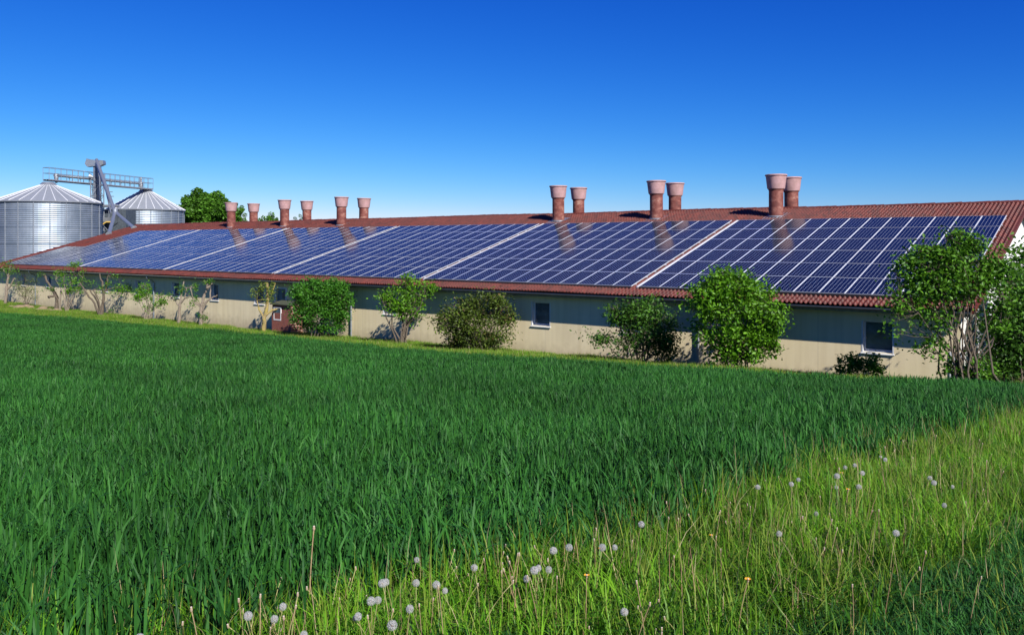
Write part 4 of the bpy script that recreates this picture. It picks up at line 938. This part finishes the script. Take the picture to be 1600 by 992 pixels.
# ------------------------------------------------------------------ dandelions
white_fl = leaf_mat('dandelion_down', (.46,.45,.43), (.68,.67,.65), rough=.8, trans=.4)
stem_g = simple('dandelion_stem', (.33,.31,.11), .6, var=.35, scale=30)
stem_p = simple('dandelion_stem_reddish', (.34,.24,.12), .6, var=.35, scale=30)
bud_tip = simple('bud_tip', (.46,.38,.31), .8)
recep = simple('seed_receptacle', (.30,.22,.14), .8)
def clock_meshes(h, rad, lean, seed):
    r = random.Random(seed); b = MB(); tx, ty = lean*math.cos(seed), lean*math.sin(seed)
    pts = [(tx*t*t, ty*t*t, h*t) for t in (0,.3,.6,.85,1)]; b.tube(pts, [.0025,.0023,.002,.0018,.002], 6); top = Vector(pts[-1])
    hd = MB(); hd.lathe([(.001,-.006),(.006,-.003),(.006,.002),(.001,.005)], 8, tuple(top))
    hd.mi = 1; n = 170
    for i in range(n):
        z = 1-2*(i+.5)/n; a = i*2.39996; q = math.sqrt(max(0,1-z*z)); d_ = Vector((q*math.cos(a), q*math.sin(a), z)); 
        if z < -.86: continue
        d_ = (d_+Vector((r.gauss(0,.05),r.gauss(0,.05),r.gauss(0,.05)))).normalized()
        u = d_.orthogonal().normalized(); v = d_.cross(u); e = top+d_*rad*.82; w_ = .0004
        hd.add([top+d_*.005-u*w_, top+d_*.005+u*w_, e+u*w_, e-u*w_], [(0,1,2,3)])
        for k in range(5):
            a2 = k*1.2566+r.uniform(0,1); uu = u*math.cos(a2)+v*math.sin(a2); vv = d_.cross(uu)
            hd.add([e-vv*.0006, e+vv*.0006, e+uu*rad*.24+d_*rad*.17], [(0,1,2)])
    return b, hd
CM = []
for i,(h,rad) in enumerate(((.30,.0195),(.36,.021),(.26,.018),(.33,.020))):
    st, hd = clock_meshes(h, rad, .05, i+1); CM.append((h, st, hd))
protos = []
def dandelion(k, x, y, label, group, kind=0):
    h = CM[k%4][0] if kind == 0 else BM[k%4][0]; src = protos[k%4] if kind == 0 else bprotos[k%4]
    X, Y = hit(x, y, h*.96)
    root = empty('dandelion', (X, Y, float(gz(X,Y))-.01), (k*1.7)%6.28, label=label, cat='dandelion', group=group)
    zr_ = random.Random(k*13+int(x)); q_ = zr_.uniform(.78,1.12); root.scale = (q_,q_,q_*.5+.5)
    for s_ in src:
        c = bpy.data.objects.new(s_[0], s_[1]); link(c, root)
        if s_[0] == 'bud':  pass
    return root
for h, st, hd in CM:
    so_ = st.build('stem', stem_g); ho_ = hd.build('seed_head', [recep, white_fl]); protos.append([('stem', so_.data), ('seed_head', ho_.data)])
    bpy.data.objects.remove(so_); bpy.data.objects.remove(ho_)
BM = []; bprotos = []
for i,(h,ln) in enumerate(((.33,.05),(.28,.12),(.38,.04),(.24,.09))):
    r = random.Random(i); b = MB(); pts = [(ln*t*t*math.cos(i), ln*t*t*math.sin(i*2), h*t) for t in (0,.3,.6,.85,1)]; b.tube(pts, [.0025,.0023,.0021,.0019,.0023], 6)
    hd = MB(); tp = pts[-1]; hd.lathe([(.002,-.008),(.0045,-.005),(.005,.001),(.0035,.007),(.001,.008)], 8, tp)
    hd.mi = 1; hd.lathe([(.0032,.0065),(.0042,.0105),(.0015,.0125)], 7, tp)
    so_ = b.build('stem', stem_g if i%2 else stem_p); ho_ = hd.build('bud', [recep, bud_tip]); BM.append((h,)); bprotos.append([('stem', so_.data), ('bud', ho_.data)])
    bpy.data.objects.remove(so_); bpy.data.objects.remove(ho_)
CL = [('fluffy white dandelion clock in the bottom left, at the near edge of the wheat', 'dandelion clocks at the bottom left', [(430,948),(405,954),(411,966),(632,986),(470,990),(234,986)]),
 ('fluffy white dandelion clock left of the bottom centre, among bare stalks', 'dandelion clocks left of bottom centre', [(640,874),(617,900),(688,920),(582,928),(581,944),(573,950),(611,920),(634,936),(650,920)]),
 ('white dandelion clock in the close cluster just right of bottom centre', 'dandelion clocks right of bottom centre', [(840,888),(854,881),(846,877),(750,894),(820,890),(879,863),(875,853),(707,918)]),
 ('white dandelion clock standing against dark wheat in the lower middle', 'dandelion clocks in the lower middle', [(992,816),(966,845),(930,855),(993,955)]),
 ('white dandelion clock in the right-hand cluster beside the wheat edge', 'dandelion clocks in the right-hand cluster', [(1327,723),(1318,726),(1306,752),(1312,758),(1338,741),(1333,760),(1387,717),(1376,709)]),
 ('lone white dandelion clock along the wheat edge, left of the right-hand cluster', 'scattered dandelion clocks', [(1178,763),(1239,744),(1244,755),(1271,795),(1217,830)]),
 ('white dandelion clock far right in the verge, right of the big cluster', 'dandelion clocks at the far right', [(1443,746),(1471,755),(1480,754),(1482,785),(1390,837)])]
k = 0
for lab, grp, pts in CL:
    for x, y in pts: dandelion(k, x, y, lab, grp); k += 1
tall = dandelion(2, 483, 862, 'tallest bare dandelion stalk against the dark wheat, left of bottom centre', None, 1); tall.scale = (1.5,1.5,1.25)
rr = random.Random(9); n = 0
zones = [((260,700),(.0,1),'bare tan dandelion stalk with a closed head, left part of the verge','bare dandelion stalks on the left',50),
         ((700,1120),(0,1),'bare tan dandelion stalk with a closed head, middle of the verge','bare dandelion stalks in the middle',52),
         ((1120,1600),(0,1),'bare tan dandelion stalk with a closed head, right part of the verge','bare dandelion stalks on the right',62)]
bx = [60,185,360,520,690,830,960,1090,1210,1330,1460,1600]; by = [1010,985,950,905,870,845,812,775,735,700,668,636]
for (x0,x1),_,lab,grp,cnt in zones:
    for i in range(cnt):
        if rr.random() < .5 or n == 0: cx_ = rr.uniform(x0,x1); cd = rr.random()**1.4
        x = cx_+rr.gauss(0,14); yb = np.interp(x, bx, by)-12; y = yb + cd*(985-yb)*(.75 if x > 1100 else 1) + rr.gauss(0,8)
        if y > 1000 or y < yb or y > 1010-.33*max(0, x-1230)-40: continue
        o = dandelion(rr.randrange(4), x, y, lab, grp, 1); s_ = rr.uniform(.7,1.1); o.scale = (s_,s_,s_); o.rotation_euler = (rr.gauss(0,.12), rr.gauss(0,.12), rr.uniform(0,6.28)); n += 1
# a few yellow flowers
yel = simple('dandelion_petals', (.80,.38,.02), .7)
for i,(x,y) in enumerate(((1152,908),(1140,835),(915,900),(1332,744),(1318,768),(980,862))):
    root = dandelion(i, x, y, 'small yellow orange dandelion flower low in the verge grass', 'open dandelion flowers', 1)
    h = BM[i%4][0]; ch_ = [c for c in root.children if c.name.startswith('bud')][0]; root_h = h
    b = MB(); tp = (sum(v.co.x for v in ch_.data.vertices)/len(ch_.data.vertices), sum(v.co.y for v in ch_.data.vertices)/len(ch_.data.vertices), h+.004)
    for j in range(26):
        a = j*2.4; q = .016*(.5+.5*((j%5)/4)); u = Vector((math.cos(a),math.sin(a),.35)); w_ = Vector((-math.sin(a),math.cos(a),0))*.002
        t0 = Vector(tp); b.add([t0-w_, t0+w_, t0+u*q+w_*1.3, t0+u*q-w_*1.3], [(0,1,2,3)])
    b.build('petals', yel, root)
